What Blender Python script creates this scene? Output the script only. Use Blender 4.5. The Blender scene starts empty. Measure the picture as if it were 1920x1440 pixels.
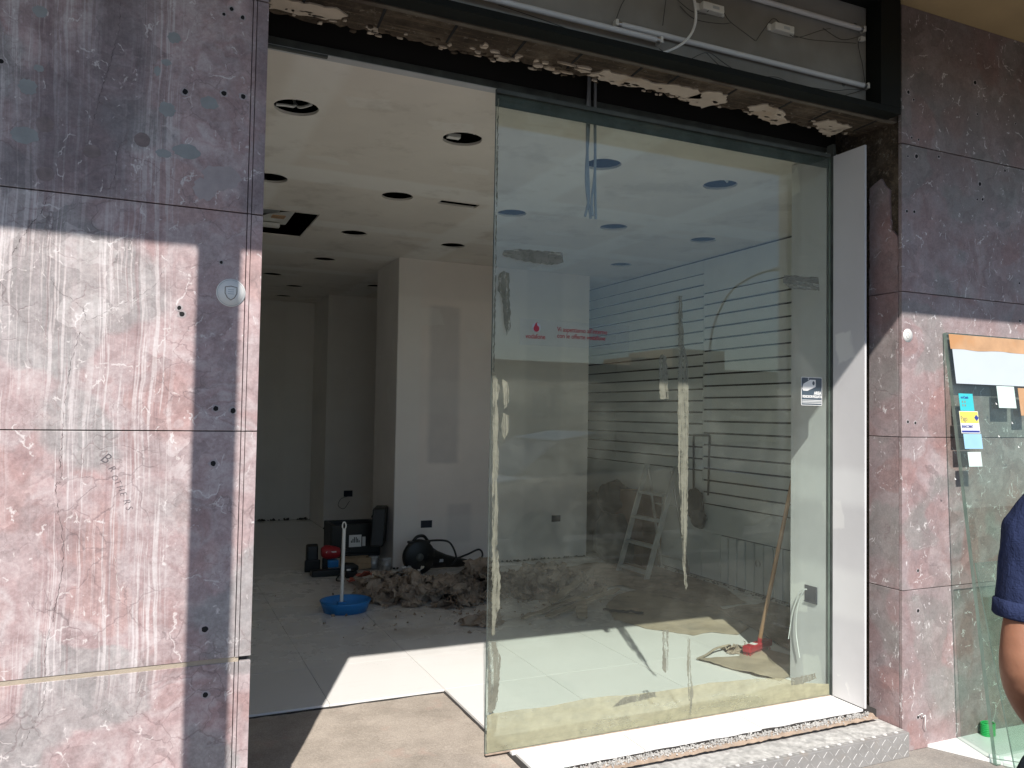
import bpy, math, random
from mathutils import Vector, Matrix, Euler, noise as mn
R = math.radians
random.seed(7)
S = bpy.context.scene
COL = S.collection

# ---------------------------------------------------------------- camera
cd = bpy.data.cameras.new("camera"); cam = bpy.data.objects.new("camera", cd); COL.objects.link(cam)
H = 1.45
cam.matrix_world = Matrix(((0.91110, -0.03038, -0.41106, 0.0),
                           (-0.41191, -0.02700, -0.91082, 0.0),
                           (0.01657, 0.99917, -0.03712, H),
                           (0, 0, 0, 1)))
cd.sensor_fit = 'HORIZONTAL'; cd.sensor_width = 36.0; cd.lens = 1505 / 1920 * 36
cd.clip_start = 0.02; cd.clip_end = 600
S.camera = cam
# ---------------------------------------------------------------- light
SUNDIR = Vector((0.41, 1.0, -1.036)).normalized()
W = bpy.data.worlds.new("World"); S.world = W; W.use_nodes = True
wn = W.node_tree; wn.nodes.clear()
sky = wn.nodes.new("ShaderNodeTexSky"); sky.sky_type = 'NISHITA'; sky.sun_disc = False
sky.sun_elevation = R(43.8); sky.sun_rotation = math.atan2(-0.41, -1.0)
sky.dust_density = 0.4; sky.air_density = 1.0; sky.ozone_density = 2.2
bg = wn.nodes.new("ShaderNodeBackground"); bg.inputs[1].default_value = 0.088
wo = wn.nodes.new("ShaderNodeOutputWorld")
wn.links.new(sky.outputs[0], bg.inputs[0]); wn.links.new(bg.outputs[0], wo.inputs[0])
sl = bpy.data.lights.new("sun", 'SUN'); sl.energy = 4.4; sl.angle = R(0.53); sl.color = (1.0, 0.95, 0.885)
so = bpy.data.objects.new("sun", sl); COL.objects.link(so)
so.rotation_euler = SUNDIR.to_track_quat('-Z', 'Y').to_euler(); so.location = (-3, -6, 9)
S.view_settings.view_transform = 'Standard'; S.view_settings.look = 'None'
S.view_settings.exposure = 0.58; S.view_settings.gamma = 1.0; S.view_settings.use_curve_mapping = False
S.render.engine = 'CYCLES'
S.cycles.max_bounces = 12; S.cycles.diffuse_bounces = 10; S.cycles.transparent_max_bounces = 24
S.cycles.use_denoising = True; S.cycles.sample_clamp_indirect = 6.0
S.cycles.caustics_reflective = True; S.cycles.caustics_refractive = False

# ---------------------------------------------------------------- node helper
class NT:
    def __init__(s, name):
        s.m = bpy.data.materials.new(name); s.m.use_nodes = True
        s.t = s.m.node_tree; s.t.nodes.clear()
        s.out = s.t.nodes.new("ShaderNodeOutputMaterial")
        s.g = s.t.nodes.new("ShaderNodeNewGeometry"); s.pos = s.g.outputs['Position']
    def n(s, typ, **kw):
        o = s.t.nodes.new(typ)
        for k, v in kw.items(): setattr(o, k, v)
        return o
    def set(s, sock, v):
        if isinstance(v, bpy.types.NodeSocket): s.t.links.new(v, sock)
        elif v is not None:
            if isinstance(v, (tuple, list)) and len(v) == 3 and sock.type == 'RGBA': v = (*v, 1)
            sock.default_value = v
    def math(s, op, a, b=None, c=None, clamp=False):
        o = s.n("ShaderNodeMath", operation=op); o.use_clamp = clamp
        s.set(o.inputs[0], a); s.set(o.inputs[1], b); s.set(o.inputs[2], c)
        return o.outputs[0]
    def vmath(s, op, a, b=None):
        o = s.n("ShaderNodeVectorMath", operation=op); s.set(o.inputs[0], a)
        if b is not None:
            if op == 'SCALE': s.set(o.inputs['Scale'], b)
            else: s.set(o.inputs[1], b)
        return o.outputs[0]
    def map(s, v, scale=(1, 1, 1), loc=(0, 0, 0), rot=(0, 0, 0)):
        o = s.n("ShaderNodeMapping"); s.set(o.inputs[0], v)
        o.inputs['Location'].default_value = loc; o.inputs['Scale'].default_value = scale; o.inputs['Rotation'].default_value = rot
        return o.outputs[0]
    def noise(s, v, scale=5, detail=4, rough=0.5, dist=0.0, color=False):
        o = s.n("ShaderNodeTexNoise"); s.set(o.inputs['Vector'], v)
        o.inputs['Scale'].default_value = scale; o.inputs['Detail'].default_value = detail
        o.inputs['Roughness'].default_value = rough; o.inputs['Distortion'].default_value = dist
        return o.outputs['Color'] if color else o.outputs['Fac']
    def voro(s, v, scale=5, feature='F1', out='Distance', rnd=1.0):
        o = s.n("ShaderNodeTexVoronoi", feature=feature); s.set(o.inputs['Vector'], v)
        o.inputs['Scale'].default_value = scale; o.inputs['Randomness'].default_value = rnd
        return o.outputs[out]
    def ramp(s, f, stops, interp='LINEAR'):
        o = s.n("ShaderNodeValToRGB"); s.set(o.inputs[0], f); cr = o.color_ramp; cr.interpolation = interp
        while len(cr.elements) < len(stops): cr.elements.new(0.5)
        for e, (p, c) in zip(cr.elements, stops):
            e.position = p; e.color = (c, c, c, 1) if isinstance(c, (int, float)) else (*c, 1)
        return o.outputs[0]
    def sstep(s, v, a, b):
        o = s.n("ShaderNodeMapRange", interpolation_type='SMOOTHSTEP'); s.set(o.inputs[0], v)
        o.inputs[1].default_value = a; o.inputs[2].default_value = b
        return o.outputs[0]
    def mix(s, f, a, b, blend='MIX'):
        o = s.n("ShaderNodeMix", data_type='RGBA', blend_type=blend)
        s.set(o.inputs[0], f); s.set(o.inputs[6], a); s.set(o.inputs[7], b)
        return o.outputs[2]
    def warp(s, v, scale, amt, detail=3):
        c = s.noise(v, scale, detail, 0.55, color=True)
        c = s.vmath('SUBTRACT', c, (0.5, 0.5, 0.5))
        return s.vmath('ADD', v, s.vmath('SCALE', c, amt))
    def sep(s, v):
        o = s.n("ShaderNodeSeparateXYZ"); s.set(o.inputs[0], v); return o.outputs
    def bump(s, h, strength=0.3, dist=0.01):
        o = s.n("ShaderNodeBump"); o.inputs['Strength'].default_value = strength; o.inputs['Distance'].default_value = dist
        s.set(o.inputs['Height'], h); return o.outputs[0]
    def pbsdf(s, col, rough=0.6, metal=0.0, normal=None, spec=0.5, **kw):
        o = s.n("ShaderNodeBsdfPrincipled")
        s.set(o.inputs['Base Color'], col); s.set(o.inputs['Roughness'], rough); s.set(o.inputs['Metallic'], metal)
        s.set(o.inputs['Specular IOR Level'], spec)
        if normal is not None: s.set(o.inputs['Normal'], normal)
        for k, v in kw.items(): s.set(o.inputs[k], v)
        return o.outputs[0]
    def done(s, sh): s.t.links.new(sh, s.out.inputs['Surface']); return s.m
    def band(s, coord, c, hw, soft=0.02):
        d = s.math('ABSOLUTE', s.math('SUBTRACT', coord, c))
        return s.math('SUBTRACT', 1.0, s.sstep(d, hw - soft, hw + soft))

def simple(name, col, rough=0.6, metal=0.0, var=0.12, scale=8, bump=0.0, spec=0.5, tint=None):
    n = NT(name)
    f = n.noise(n.pos, scale, 5, 0.6)
    a = tuple(max(0, c * (1 - var)) for c in col); b = tuple(min(1, c * (1 + var)) for c in col)
    c = n.ramp(f, [(0.3, a), (0.7, b)])
    if tint: c = n.mix(n.sstep(n.noise(n.pos, scale * .4, 4, 0.6), 0.5, 0.68), c, tint)
    nm = n.bump(n.noise(n.pos, scale * 12, 3, 0.6), bump, 0.004) if bump else None
    r = n.math('ADD', rough - 0.06, n.math('MULTIPLY', n.noise(n.pos, scale * 2, 3), 0.12))
    return n.done(n.pbsdf(c, r, metal, nm, spec))

# ---------------------------------------------------------------- materials
def marble(name, left):
    n = NT(name)
    oi = n.n("ShaderNodeObjectInfo")
    off = n.math('MULTIPLY', oi.outputs['Random'], 0.0 if left else 3.0)
    cv = n.n("ShaderNodeCombineXYZ"); n.set(cv.inputs[1], off); n.set(cv.inputs[0], 0.0)
    P = n.vmath('ADD', n.pos, cv.outputs[0])
    P1 = n.warp(P, 2.2, 0.28, 4)
    P2 = n.warp(P1, 9, 0.07, 4)
    if left:
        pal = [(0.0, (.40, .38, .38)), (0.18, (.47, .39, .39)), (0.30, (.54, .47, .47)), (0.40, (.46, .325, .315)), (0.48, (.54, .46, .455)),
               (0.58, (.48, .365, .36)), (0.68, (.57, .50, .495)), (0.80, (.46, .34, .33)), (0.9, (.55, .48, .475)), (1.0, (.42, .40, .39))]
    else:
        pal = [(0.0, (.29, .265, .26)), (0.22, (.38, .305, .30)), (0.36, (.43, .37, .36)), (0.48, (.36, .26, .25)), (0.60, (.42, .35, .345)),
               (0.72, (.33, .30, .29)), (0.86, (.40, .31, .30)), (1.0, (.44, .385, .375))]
    vc = n.sep(n.voro(P2, 8.5 if left else 6.0, 'SMOOTH_F1', 'Color'))[0]
    big = n.noise(P1, 3.2, 8, 0.66, 0.6)
    base = n.ramp(n.math('ADD', n.math('MULTIPLY', vc, 0.38), n.math('MULTIPLY', big, 0.72)), pal)
    # larger salmon and grey green clasts
    v2 = n.sep(n.voro(n.warp(n.warp(P, 3.5, 0.16, 4), 14, .05, 5), 4.6, 'SMOOTH_F1', 'Color'))
    m2 = n.sstep(v2[1], 0.66, 0.80)
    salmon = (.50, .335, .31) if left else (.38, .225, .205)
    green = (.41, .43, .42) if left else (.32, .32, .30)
    base = n.mix(n.math('MULTIPLY', m2, 0.65), base, salmon)
    base = n.mix(n.math('MULTIPLY', n.math('SUBTRACT', 1.0, n.sstep(v2[1], 0.20, 0.34)), 0.7), base, green)
    # small pale pebbles
    v3 = n.voro(n.warp(P, 8, 0.05, 3), 13, 'F1', 'Distance')
    peb = n.math('SUBTRACT', 1.0, n.sstep(v3, 0.18, 0.26))
    peb = n.math('MULTIPLY', peb, n.sstep(n.noise(P, 3.0, 2), 0.5, 0.62))
    base = n.mix(n.math('MULTIPLY', peb, 0.35), base, (.60, .55, .545) if left else (.47, .42, .41))
    xyz = n.sep(n.pos)
    if left:
        # vertical ribbons of lighter vein
        SP = n.warp(n.pos, 3.0, 0.035, 3)
        s1 = n.noise(n.map(SP, (34, 1, 0.9)), 1.0, 4, 0.72)
        s2 = n.noise(n.map(SP, (95, 1, 1.6), (3, 2, 1)), 1.0, 3, 0.6)
        zone = n.sstep(n.noise(n.map(SP, (5.5, 1, 0.55), (1.7, 0, 0)), 1.0, 2, 0.5), 0.34, 0.50)
        edge = n.math('MULTIPLY', n.sstep(xyz[0], -0.60, -0.50), n.math('SUBTRACT', 1.0, n.sstep(xyz[0], 0.03, 0.09)))
        low = n.sstep(xyz[2], 0.45, 0.66)
        zone = n.math('MULTIPLY', zone, n.math('MULTIPLY', edge, low))
        a = n.math('MULTIPLY', n.sstep(s1, 0.50, 0.60), zone)
        b = n.math('MULTIPLY', n.sstep(s2, 0.525, 0.575), zone)
        base = n.mix(n.math('MULTIPLY', a, 0.5), base, (.575, .52, .52))
        base = n.mix(n.math('MULTIPLY', b, 0.75), base, (.70, .66, .65))
        dk = n.math('MULTIPLY', n.math('SUBTRACT', 1.0, n.sstep(s1, 0.36, 0.44)), zone)
        base = n.mix(n.math('MULTIPLY', dk, 0.65), base, (.38, .28, .28))
        # canopy shade painted into the upper slabs: darker plum, patchy by noise
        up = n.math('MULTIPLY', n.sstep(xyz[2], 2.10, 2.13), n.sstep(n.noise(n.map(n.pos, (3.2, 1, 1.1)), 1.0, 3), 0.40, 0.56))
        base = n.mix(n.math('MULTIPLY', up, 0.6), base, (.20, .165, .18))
    else:
        st = n.sstep(n.noise(n.map(P, (4, 1, 2.5)), 1.0, 5, 0.62), 0.42, 0.62)
        base = n.mix(n.math('MULTIPLY', st, 0.45), base, (.33, .265, .26))
        topdark = n.math('MULTIPLY', n.sstep(xyz[2], 2.2, 3.2), n.noise(P, 3, 5, 0.65))  # slabs get darker towards the top, uneven by noise
        base = n.mix(n.math('MULTIPLY', topdark, 1.0), base, (.16, .15, .145))
    # hairline dark veins
    e1 = n.voro(n.warp(P2, 22, 0.03, 3), 8.5, 'DISTANCE_TO_EDGE')
    e1m = n.math('SUBTRACT', 1.0, n.sstep(e1, 0.004, 0.022))
    e1m = n.math('MULTIPLY', e1m, n.sstep(n.noise(P, 4.5, 3), 0.44, 0.60))
    base = n.mix(n.math('MULTIPLY', e1m, 0.5), base, (.27, .21, .21))
    e2 = n.voro(n.warp(P2, 30, 0.03, 3), 21, 'DISTANCE_TO_EDGE')
    e2m = n.math('MULTIPLY', n.math('SUBTRACT', 1.0, n.sstep(e2, 0.004, 0.03)), n.sstep(n.noise(P, 6, 3), 0.5, 0.64))
    base = n.mix(n.math('MULTIPLY', e2m, 0.4), base, (.30, .22, .21))
    # broken white calcite veins
    e3 = n.voro(n.warp(n.map(P, (1, 1, 1), (3, 1, 2)), 14, 0.09, 4), 5.2, 'DISTANCE_TO_EDGE')
    wv = n.math('MULTIPLY', n.math('SUBTRACT', 1.0, n.sstep(e3, 0.003, 0.016)), n.sstep(n.noise(P, 9, 3, 0.7), 0.55, 0.61))
    base = n.mix(n.math('MULTIPLY', wv, 0.8), base, (.78, .75, .73))
    e4 = n.voro(n.warp(n.map(P, (1, 1, .6), (9, 4, 2), (0, .5, 0)), 25, 0.06, 4), 12, 'DISTANCE_TO_EDGE')
    wv2 = n.math('MULTIPLY', n.math('SUBTRACT', 1.0, n.sstep(e4, 0.006, 0.028)), n.sstep(n.noise(P, 16, 3, 0.7), 0.57, 0.62))
    base = n.mix(n.math('MULTIPLY', wv2, 0.85), base, (.78, .75, .73))
    # crisp small clasts with slightly different tone
    vf = n.sep(n.voro(n.warp(P2, 18, 0.035, 4), 10.5, 'F1', 'Color'))
    base = n.mix(n.math('MULTIPLY', n.sstep(n.noise(P, 3.3, 3), .36, .6), .26 if left else .2), base, n.ramp(vf[2], [(0, (.17, .15, .15)), (.35, (.42, .36, .36)), (.6, (.60, .52, .52)), (1, (.88, .85, .84))]), 'OVERLAY')
    mott = n.noise(n.warp(P, 10, .05, 5), 26, 6, .75)
    base = n.mix(.36 if left else .26, base, n.ramp(mott, [(.32, (.24, .20, .20)), (.5, (.5, .49, .49)), (.68, (.78, .76, .75))]), 'OVERLAY')
    # grain and dirt
    g = n.noise(P, 120, 4, 0.7)
    base = n.mix(0.22, base, n.ramp(g, [(0.3, (.22, .20, .20)), (0.7, (.78, .76, .76))]), 'OVERLAY')
    dirt = n.sstep(n.noise(P, 5, 6, 0.7), 0.55, 0.75)
    base = n.mix(n.math('MULTIPLY', dirt, 0.22), base, (.33, .29, .28))
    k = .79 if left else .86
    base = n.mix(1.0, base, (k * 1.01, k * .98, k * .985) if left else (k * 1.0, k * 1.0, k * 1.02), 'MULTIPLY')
    hs = n.n('ShaderNodeHueSaturation'); hs.inputs['Saturation'].default_value = .84 if left else .9; n.set(hs.inputs['Color'], base)
    bc = n.n('ShaderNodeGamma'); bc.inputs[1].default_value = 1.12; n.set(bc.inputs[0], hs.outputs[0]); base = n.mix(1.0, bc.outputs[0], (1.09, 1.09, 1.10), 'MULTIPLY')
    h = n.math('ADD', n.math('MULTIPLY', e1m, -0.7), n.math('MULTIPLY', n.noise(P, 40, 4, 0.6), 0.35))
    r = n.math('ADD', 0.36, n.math('MULTIPLY', n.noise(P, 12, 4), 0.22))
    return n.done(n.pbsdf(base, r, 0, n.bump(h, 0.22, 0.004), 0.4))

def plaster(name, base=(.60, .58, .55), marks=(), patchy=0.5, grime=False, floorline=0.0, hole_axis=None):
    """plasterboard with smears of joint compound; marks = (axis, centre, half width, colour gain)"""
    n = NT(name); xyz = n.sep(n.warp(n.pos, 7, 0.035, 3)); X = n.sep(n.pos)
    c = n.ramp(n.noise(n.pos, 1.7, 5, 0.6), [(0.3, tuple(v * .93 for v in base)), (0.7, tuple(v * 1.05 for v in base))])
    for mk in marks:
        ax, ce, hw, col, f = mk[:5]
        if len(mk) > 5: f = n.math('MULTIPLY', n.band(xyz[mk[5]], mk[6], mk[7], 0.02), f)
        br = n.math('ADD', 0.75, n.math('MULTIPLY', n.noise(n.pos, 9, 3), 0.5))
        c = n.mix(n.math('MULTIPLY', n.math('MULTIPLY', n.band(xyz[ax], ce, hw, 0.035), br), f, None, True), c, col)
    # hand sized trowel patches: rotated cells
    v = n.n("ShaderNodeTexVoronoi", feature='F1', distance='CHEBYCHEV'); n.set(v.inputs['Vector'], n.warp(n.map(n.pos, (1.0, 1.7, 1.4), (0, 0, 0), (0.2, 0.1, .35)), 6, 0.09, 3))
    v.inputs['Scale'].default_value = 2.1
    m = n.math('MULTIPLY', n.math('SUBTRACT', 1.0, n.sstep(v.outputs['Distance'], 0.20, 0.25)), n.sstep(n.sep(v.outputs['Color'])[0], 0.45, 0.5))
    c = n.mix(n.math('MULTIPLY', m, patchy), c, (.84, .83, .80))
    if grime:
        c = n.mix(n.math('MULTIPLY', n.sstep(n.noise(n.pos, 2.3, 5, 0.7), 0.52, 0.7), 0.35), c, (.40, .36, .31))
    f = n.noise(n.pos, 60, 3, .6)
    return n.done(n.pbsdf(c, 0.85, 0, n.bump(n.math('ADD', f, n.math('MULTIPLY', m, 0.6)), 0.08, 0.003), 0.25))

M = {}
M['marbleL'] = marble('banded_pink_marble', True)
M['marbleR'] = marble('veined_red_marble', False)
M['mortar'] = simple('beige_mortar', (.38, .32, .25), .9, bump=.5, scale=14)
M['joint'] = simple('dark_joint', (.055, .05, .052), .9, scale=20)
M['filler'] = simple('pale_filler', (.30, .315, .32), .8, var=.1, scale=25, bump=.3)
M['fillerpink'] = simple('pink_filler', (.38, .335, .34), .8, var=.1, scale=25, bump=.3)
M['calcite'] = simple('calcite', (.66, .63, .61), .6, var=.15, scale=40)
M['plug'] = simple('old_glue_spot', (.235, .19, .19), .8, var=.25, scale=30, bump=.4)
M['hole'] = simple('hole_dark', (.012, .012, .013), .95, scale=20)
M['crack'] = simple('crack_dirt', (.10, .08, .08), .95, scale=30)
W1 = (.84, .825, .79); DK = (.56, .53, .52)
M['ceil'] = plaster('ceiling_board', (.76, .72, .665), [(1, 4.98, .15, W1, .9), (0, 2.28, .16, W1, .85), (0, .62, .11, W1, .7), (1, 6.25, .10, W1, .7), (1, 7.4, .12, W1, .7), (0, 3.55, .13, W1, .8), (1, 8.4, .1, W1, .7)], .4, True)
M['column'] = plaster('column_board', (.86, .79, .745), [(0, 2.56, .15, DK, .6, 2, 1.72, .75), (0, 2.74, .12, DK, .45, 2, .40, .18), (0, 2.36, .05, DK, .3, 2, .27, .09), (0, 2.20, .12, W1, .45), (2, .25, .22, W1, .3), (2, 2.72, .18, (.74, .69, .65), .45), (0, 3.62, .2, DK, .3), (2, 1.6, .16, W1, .2)], .3)
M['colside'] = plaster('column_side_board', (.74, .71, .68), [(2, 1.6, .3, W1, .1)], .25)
M['backwall'] = plaster('back_wall_board', (.80, .775, .73), [(0, 1.78, .14, W1, .35), (0, 2.35, .12, W1, .25), (2, 1.35, .10, W1, .25), (2, 2.45, .14, W1, .2)], .25)
M['panelwhite'] = plaster('white_plasterboard', (.60, .59, .60), [(2, 1.1, .09, (.76, .76, .76), .5), (2, .55, .12, (.76, .76, .75), .4)], .6)
M['slat'] = simple('white_laminate', (.72, .74, .73), .35, var=.04, scale=4)
M['groove'] = simple('dark_groove', (.012, .012, .012), .9)
M['void'] = simple('void_black', (.014, .013, .012), .95)
M['concrete'] = None
def concrete(name, c1, c2, c3):
    n = NT(name)
    a = n.ramp(n.noise(n.pos, 3.0, 7, 0.68), [(0.3, c1), (0.55, c2), (0.75, c3)])
    sp = n.voro(n.warp(n.pos, 30, 0.02), 70, 'F1', 'Distance')
    a = n.mix(n.math('MULTIPLY', n.math('SUBTRACT', 1.0, n.sstep(sp, 0.1, 0.3)), 0.25), a, (.62, .55, .46))
    g = n.noise(n.pos, 150, 3, .7)
    a = n.mix(0.35, a, n.ramp(g, [(0.3, (.2, .18, .16)), (0.7, (.8, .75, .7))]), 'OVERLAY')
    cr = n.voro(n.warp(n.pos, 6, 0.2, 4), 2.6, 'DISTANCE_TO_EDGE')
    a = n.mix(n.math('MULTIPLY', n.math('MULTIPLY', n.math('SUBTRACT', 1.0, n.sstep(cr, 0.001, 0.005)), n.sstep(n.noise(n.pos, 2.2, 3), .52, .6)), 0.4), a, (.2, .17, .14))
    pink = n.sstep(n.noise(n.pos, 5.5, 4, .6), .58, .7)
    a = n.mix(n.math('MULTIPLY', pink, .35), a, (.44, .30, .25))
    return n.done(n.pbsdf(a, .9, 0, n.bump(n.math('ADD', n.noise(n.pos, 45, 5, .7), n.math('MULTIPLY', g, .3)), .55, .006), .25))
M['concrete'] = concrete('bare_screed', (.28, .25, .215), (.41, .365, .32), (.48, .435, .38))
M['lowbouncepave'] = concrete('dark_low_bounce_pavement', (.07, .068, .066), (.10, .096, .092), (.13, .125, .12))  # dark tone chosen to weaken the warm bounce from the ground
M['sidewalk'] = concrete('pavement_concrete', (.20, .19, .18), (.29, .275, .255), (.37, .345, .315))
def tilemat():
    n = NT('cream_porcelain'); oi = n.n("ShaderNodeObjectInfo")
    c = n.ramp(oi.outputs['Random'], [(0, (.80, .785, .76)), (1, (.84, .825, .80))])
    d = n.noise(n.pos, 1.8, 6, .68); y = n.sep(n.pos)
    dusty = n.math('MULTIPLY', n.sstep(d, .30, .75), n.math('MULTIPLY', n.sstep(y[1], 4.2, 5.3), n.math('SUBTRACT', 1.0, n.sstep(y[1], 6.6, 8.6))))
    c = n.mix(n.math('MULTIPLY', dusty, n.math('MULTIPLY', n.sstep(y[0], .9, 1.7), .75)), c, (.33, .28, .23))
    sc = n.noise(n.map(n.pos, (3, 22, 1), (0, 0, 0), (0, 0, .5)), 1.6, 4, .7)
    c = n.mix(n.math('MULTIPLY', n.sstep(sc, .55, .8), .15), c, (.5, .45, .4))
    sp = n.voro(n.warp(n.pos, 20, .03), 26, 'F1', 'Distance')
    c = n.mix(n.math('MULTIPLY', n.math('SUBTRACT', 1.0, n.sstep(sp, .04, .09)), n.math('MULTIPLY', n.sstep(n.noise(n.pos, 4, 3), .5, .62), .6)), c, (.28, .24, .2))
    r = n.math('ADD', .05, n.math('ADD', n.math('MULTIPLY', d, .14), n.math('MULTIPLY', dusty, .4)))
    return n.done(n.pbsdf(c, r, 0, None, .5))
M['tile'] = tilemat()
M['grout'] = simple('grout_dark', (.035, .032, .03), .95)
def glassmat(name, tint, dust=0.05, dustcol=(.62, .63, .55), specks=True, ior=1.5):
    n = NT(name)
    i = n.math('ADD', ior, n.math('MULTIPLY', n.g.outputs['Backfacing'], 1 / ior - ior))
    fr = n.n("ShaderNodeFresnel"); n.set(fr.inputs['IOR'], i)
    tr = n.n("ShaderNodeBsdfTransparent"); n.set(tr.inputs[0], tint)
    gl = n.n("ShaderNodeBsdfGlossy"); gl.inputs['Roughness'].default_value = 0.004
    mx = n.n("ShaderNodeMixShader"); n.set(mx.inputs[0], fr.outputs[0]); n.set(mx.inputs[1], tr.outputs[0]); n.set(mx.inputs[2], gl.outputs[0])
    df = n.n("ShaderNodeBsdfDiffuse"); n.set(df.inputs[0], dustcol)
    p = n.pos
    z = n.sep(p)
    f = n.math('MULTIPLY', n.sstep(n.noise(p, 3.2, 6, .68), .40, .72), dust)
    wipe = n.noise(n.map(p, (2.2, 1, 7), (0, 0, 0), (0, .6, 0)), 1.4, 4, .6)
    f = n.math('ADD', f, n.math('MULTIPLY', n.sstep(wipe, .55, .72), dust * .6))
    f = n.math('ADD', f, dust * .30)
    if specks:
        sp = n.voro(p, 150, 'F1', 'Distance')
        sz = n.sep(n.voro(p, 150, 'F1', 'Color'))
        m = n.math('MULTIPLY', n.math('SUBTRACT', 1.0, n.sstep(sp, .06, .17)), n.sstep(sz[0], .72, .98))
        area = n.math('MULTIPLY', n.math('SUBTRACT', 1.0, n.sstep(z[2], .9, 1.45)), n.sstep(n.noise(p, 2.1, 3), .40, .60))
        f = n.math('ADD', f, n.math('MULTIPLY', m, n.math('ADD', .05, n.math('MULTIPLY', area, .75))))
        sp2 = n.voro(p, 26, 'F1', 'Distance'); c2 = n.sep(n.voro(p, 26, 'F1', 'Color'))
        m2 = n.math('MULTIPLY', n.math('SUBTRACT', 1.0, n.sstep(sp2, .03, .07)), n.sstep(c2[1], .9, .95))
        f = n.math('ADD', f, n.math('MULTIPLY', m2, .6))
    m3 = n.n("ShaderNodeMixShader"); n.set(m3.inputs[0], n.math('MINIMUM', f, .9)); n.set(m3.inputs[1], mx.outputs[0]); n.set(m3.inputs[2], df.outputs[0])
    return n.done(m3.outputs[0])
M['glass'] = glassmat('dusty_shop_glass', (.925, .963, .94), .028, ior=1.58)
M['glassloose'] = glassmat('loose_glass', (.86, .925, .89), .035, specks=False)
def edgemat(name, col, mixf):
    n = NT(name); tr = n.n("ShaderNodeBsdfTransparent"); n.set(tr.inputs[0], (.35, .62, .52))
    g = n.pbsdf(n.ramp(n.noise(n.map(n.pos, (2, 2, .8)), 9, 4, .6), [(.3, tuple(v * .7 for v in col)), (.7, tuple(v * 1.3 for v in col))]), .25)
    mx = n.n("ShaderNodeMixShader"); n.set(mx.inputs[0], mixf); n.set(mx.inputs[1], tr.outputs[0]); n.set(mx.inputs[2], g)
    return n.done(mx.outputs[0])
M['glassedge'] = edgemat('glass_cut_edge', (.24, .30, .265), .7)
def residue(name, col, op, streak=(40, 1, 3), soft=False):
    n = NT(name)
    f = n.noise(n.map(n.pos, streak), 1.0, 5, .7)
    b = n.noise(n.pos, 38, 4, .7)
    a = n.math('MULTIPLY', n.math('ADD', n.math('MULTIPLY', n.sstep(f, .43, .50), .75), n.math('MULTIPLY', n.sstep(b, .42, .5), .25)), op) if not soft else n.math('MULTIPLY', n.math('ADD', .45, n.math('MULTIPLY', n.sstep(f, .25, .75), .5)), op)
    c = n.ramp(n.noise(n.pos, 22, 5, .6), [(.3, tuple(v * .75 for v in col)), (.7, col)])
    tr = n.n("ShaderNodeBsdfTransparent"); d = n.n("ShaderNodeBsdfDiffuse"); n.set(d.inputs[0], c)
    tl = n.n("ShaderNodeBsdfTranslucent"); n.set(tl.inputs[0], c)
    m0 = n.n("ShaderNodeMixShader"); m0.inputs[0].default_value = .3; n.set(m0.inputs[1], d.outputs[0]); n.set(m0.inputs[2], tl.outputs[0])
    m1 = n.n("ShaderNodeMixShader"); n.set(m1.inputs[0], a); n.set(m1.inputs[1], tr.outputs[0]); n.set(m1.inputs[2], m0.outputs[0])
    return n.done(m1.outputs[0])
M['res_h'] = residue('tape_glue_residue', (.36, .36, .31), .8, (3, 1, 90))
M['res_v'] = residue('glue_strip_residue', (.35, .35, .28), .8, (120, 1, 5))
M['res_d'] = residue('dark_glue_residue', (.32, .32, .26), .85, (50, 1, 6))
M['film'] = residue('yellow_film', (.56, .54, .38), .72, (2, 1, 9), True)
M['alum'] = simple('dull_aluminium', (.55, .55, .56), .35, 1.0, .1, 6)
M['ladderalu'] = simple('ladder_aluminium', (.46, .46, .45), .45, .2, .1, 6)
M['alumdk'] = simple('dirty_rail_aluminium', (.10, .11, .105), .5, .3, .3, 12)
M['blackframe'] = simple('black_painted_steel', (.007, .009, .008), .6, .0, .2, 5, spec=.2)
M['signback'] = simple('grey_sign_back', (.27, .265, .25), .6, 0, .18, 3, bump=.1, tint=(.2, .19, .17))
M['ledge'] = simple('pale_sign_ledge', (.46, .48, .50), .5, 0, .1, 5)
M['tube'] = simple('tube_glass_off', (.66, .68, .71), .2, 0, .03, 5)
M['whiteplastic'] = simple('white_plastic', (.72, .72, .69), .4, 0, .06, 6)
M['wire'] = simple('black_wire', (.03, .03, .03), .5)
M['conduit'] = simple('grey_conduit', (.30, .31, .33), .5)
def lintelmat():
    n = NT('rusty_broken_lintel')
    a = n.ramp(n.noise(n.pos, 5, 8, .72), [(.25, (.03, .025, .02)), (.5, (.10, .078, .058)), (.62, (.17, .135, .10)), (.8, (.33, .29, .23))])
    st = n.noise(n.map(n.pos, (2, 60, 60)), 1.0, 5, .7)
    a = n.mix(n.math('MULTIPLY', n.sstep(st, .5, .66), .5), a, (.30, .22, .15))
    a = n.mix(n.math('MULTIPLY', n.sstep(n.noise(n.pos, 24, 5, .8), .57, .66), .7), a, (.36, .31, .25))
    return n.done(n.pbsdf(a, .92, 0, n.bump(n.noise(n.pos, 26, 8, .75), 1.0, .03), .2))
M['lintel'] = lintelmat()
M['lintelpale'] = simple('dirty_brick_edge', (.12, .105, .085), .9, 0, .3, 9, bump=.5, tint=(.07, .05, .04))
M['flake'] = simple('cream_plaster', (.52, .45, .37), .9, 0, .08, 14, bump=.35, tint=(.45, .36, .27))
M['rubble'] = simple('grey_rubble', (.46, .45, .43), .95, 0, .35, 30, bump=.6)
M['adhesive'] = simple('brown_adhesive', (.36, .275, .21), .9, 0, .25, 20, bump=.6, tint=(.3, .24, .2))
M['blackdust'] = simple('black_grime', (.08, .075, .07), .95, 0, .3, 25, bump=.5)
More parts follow.
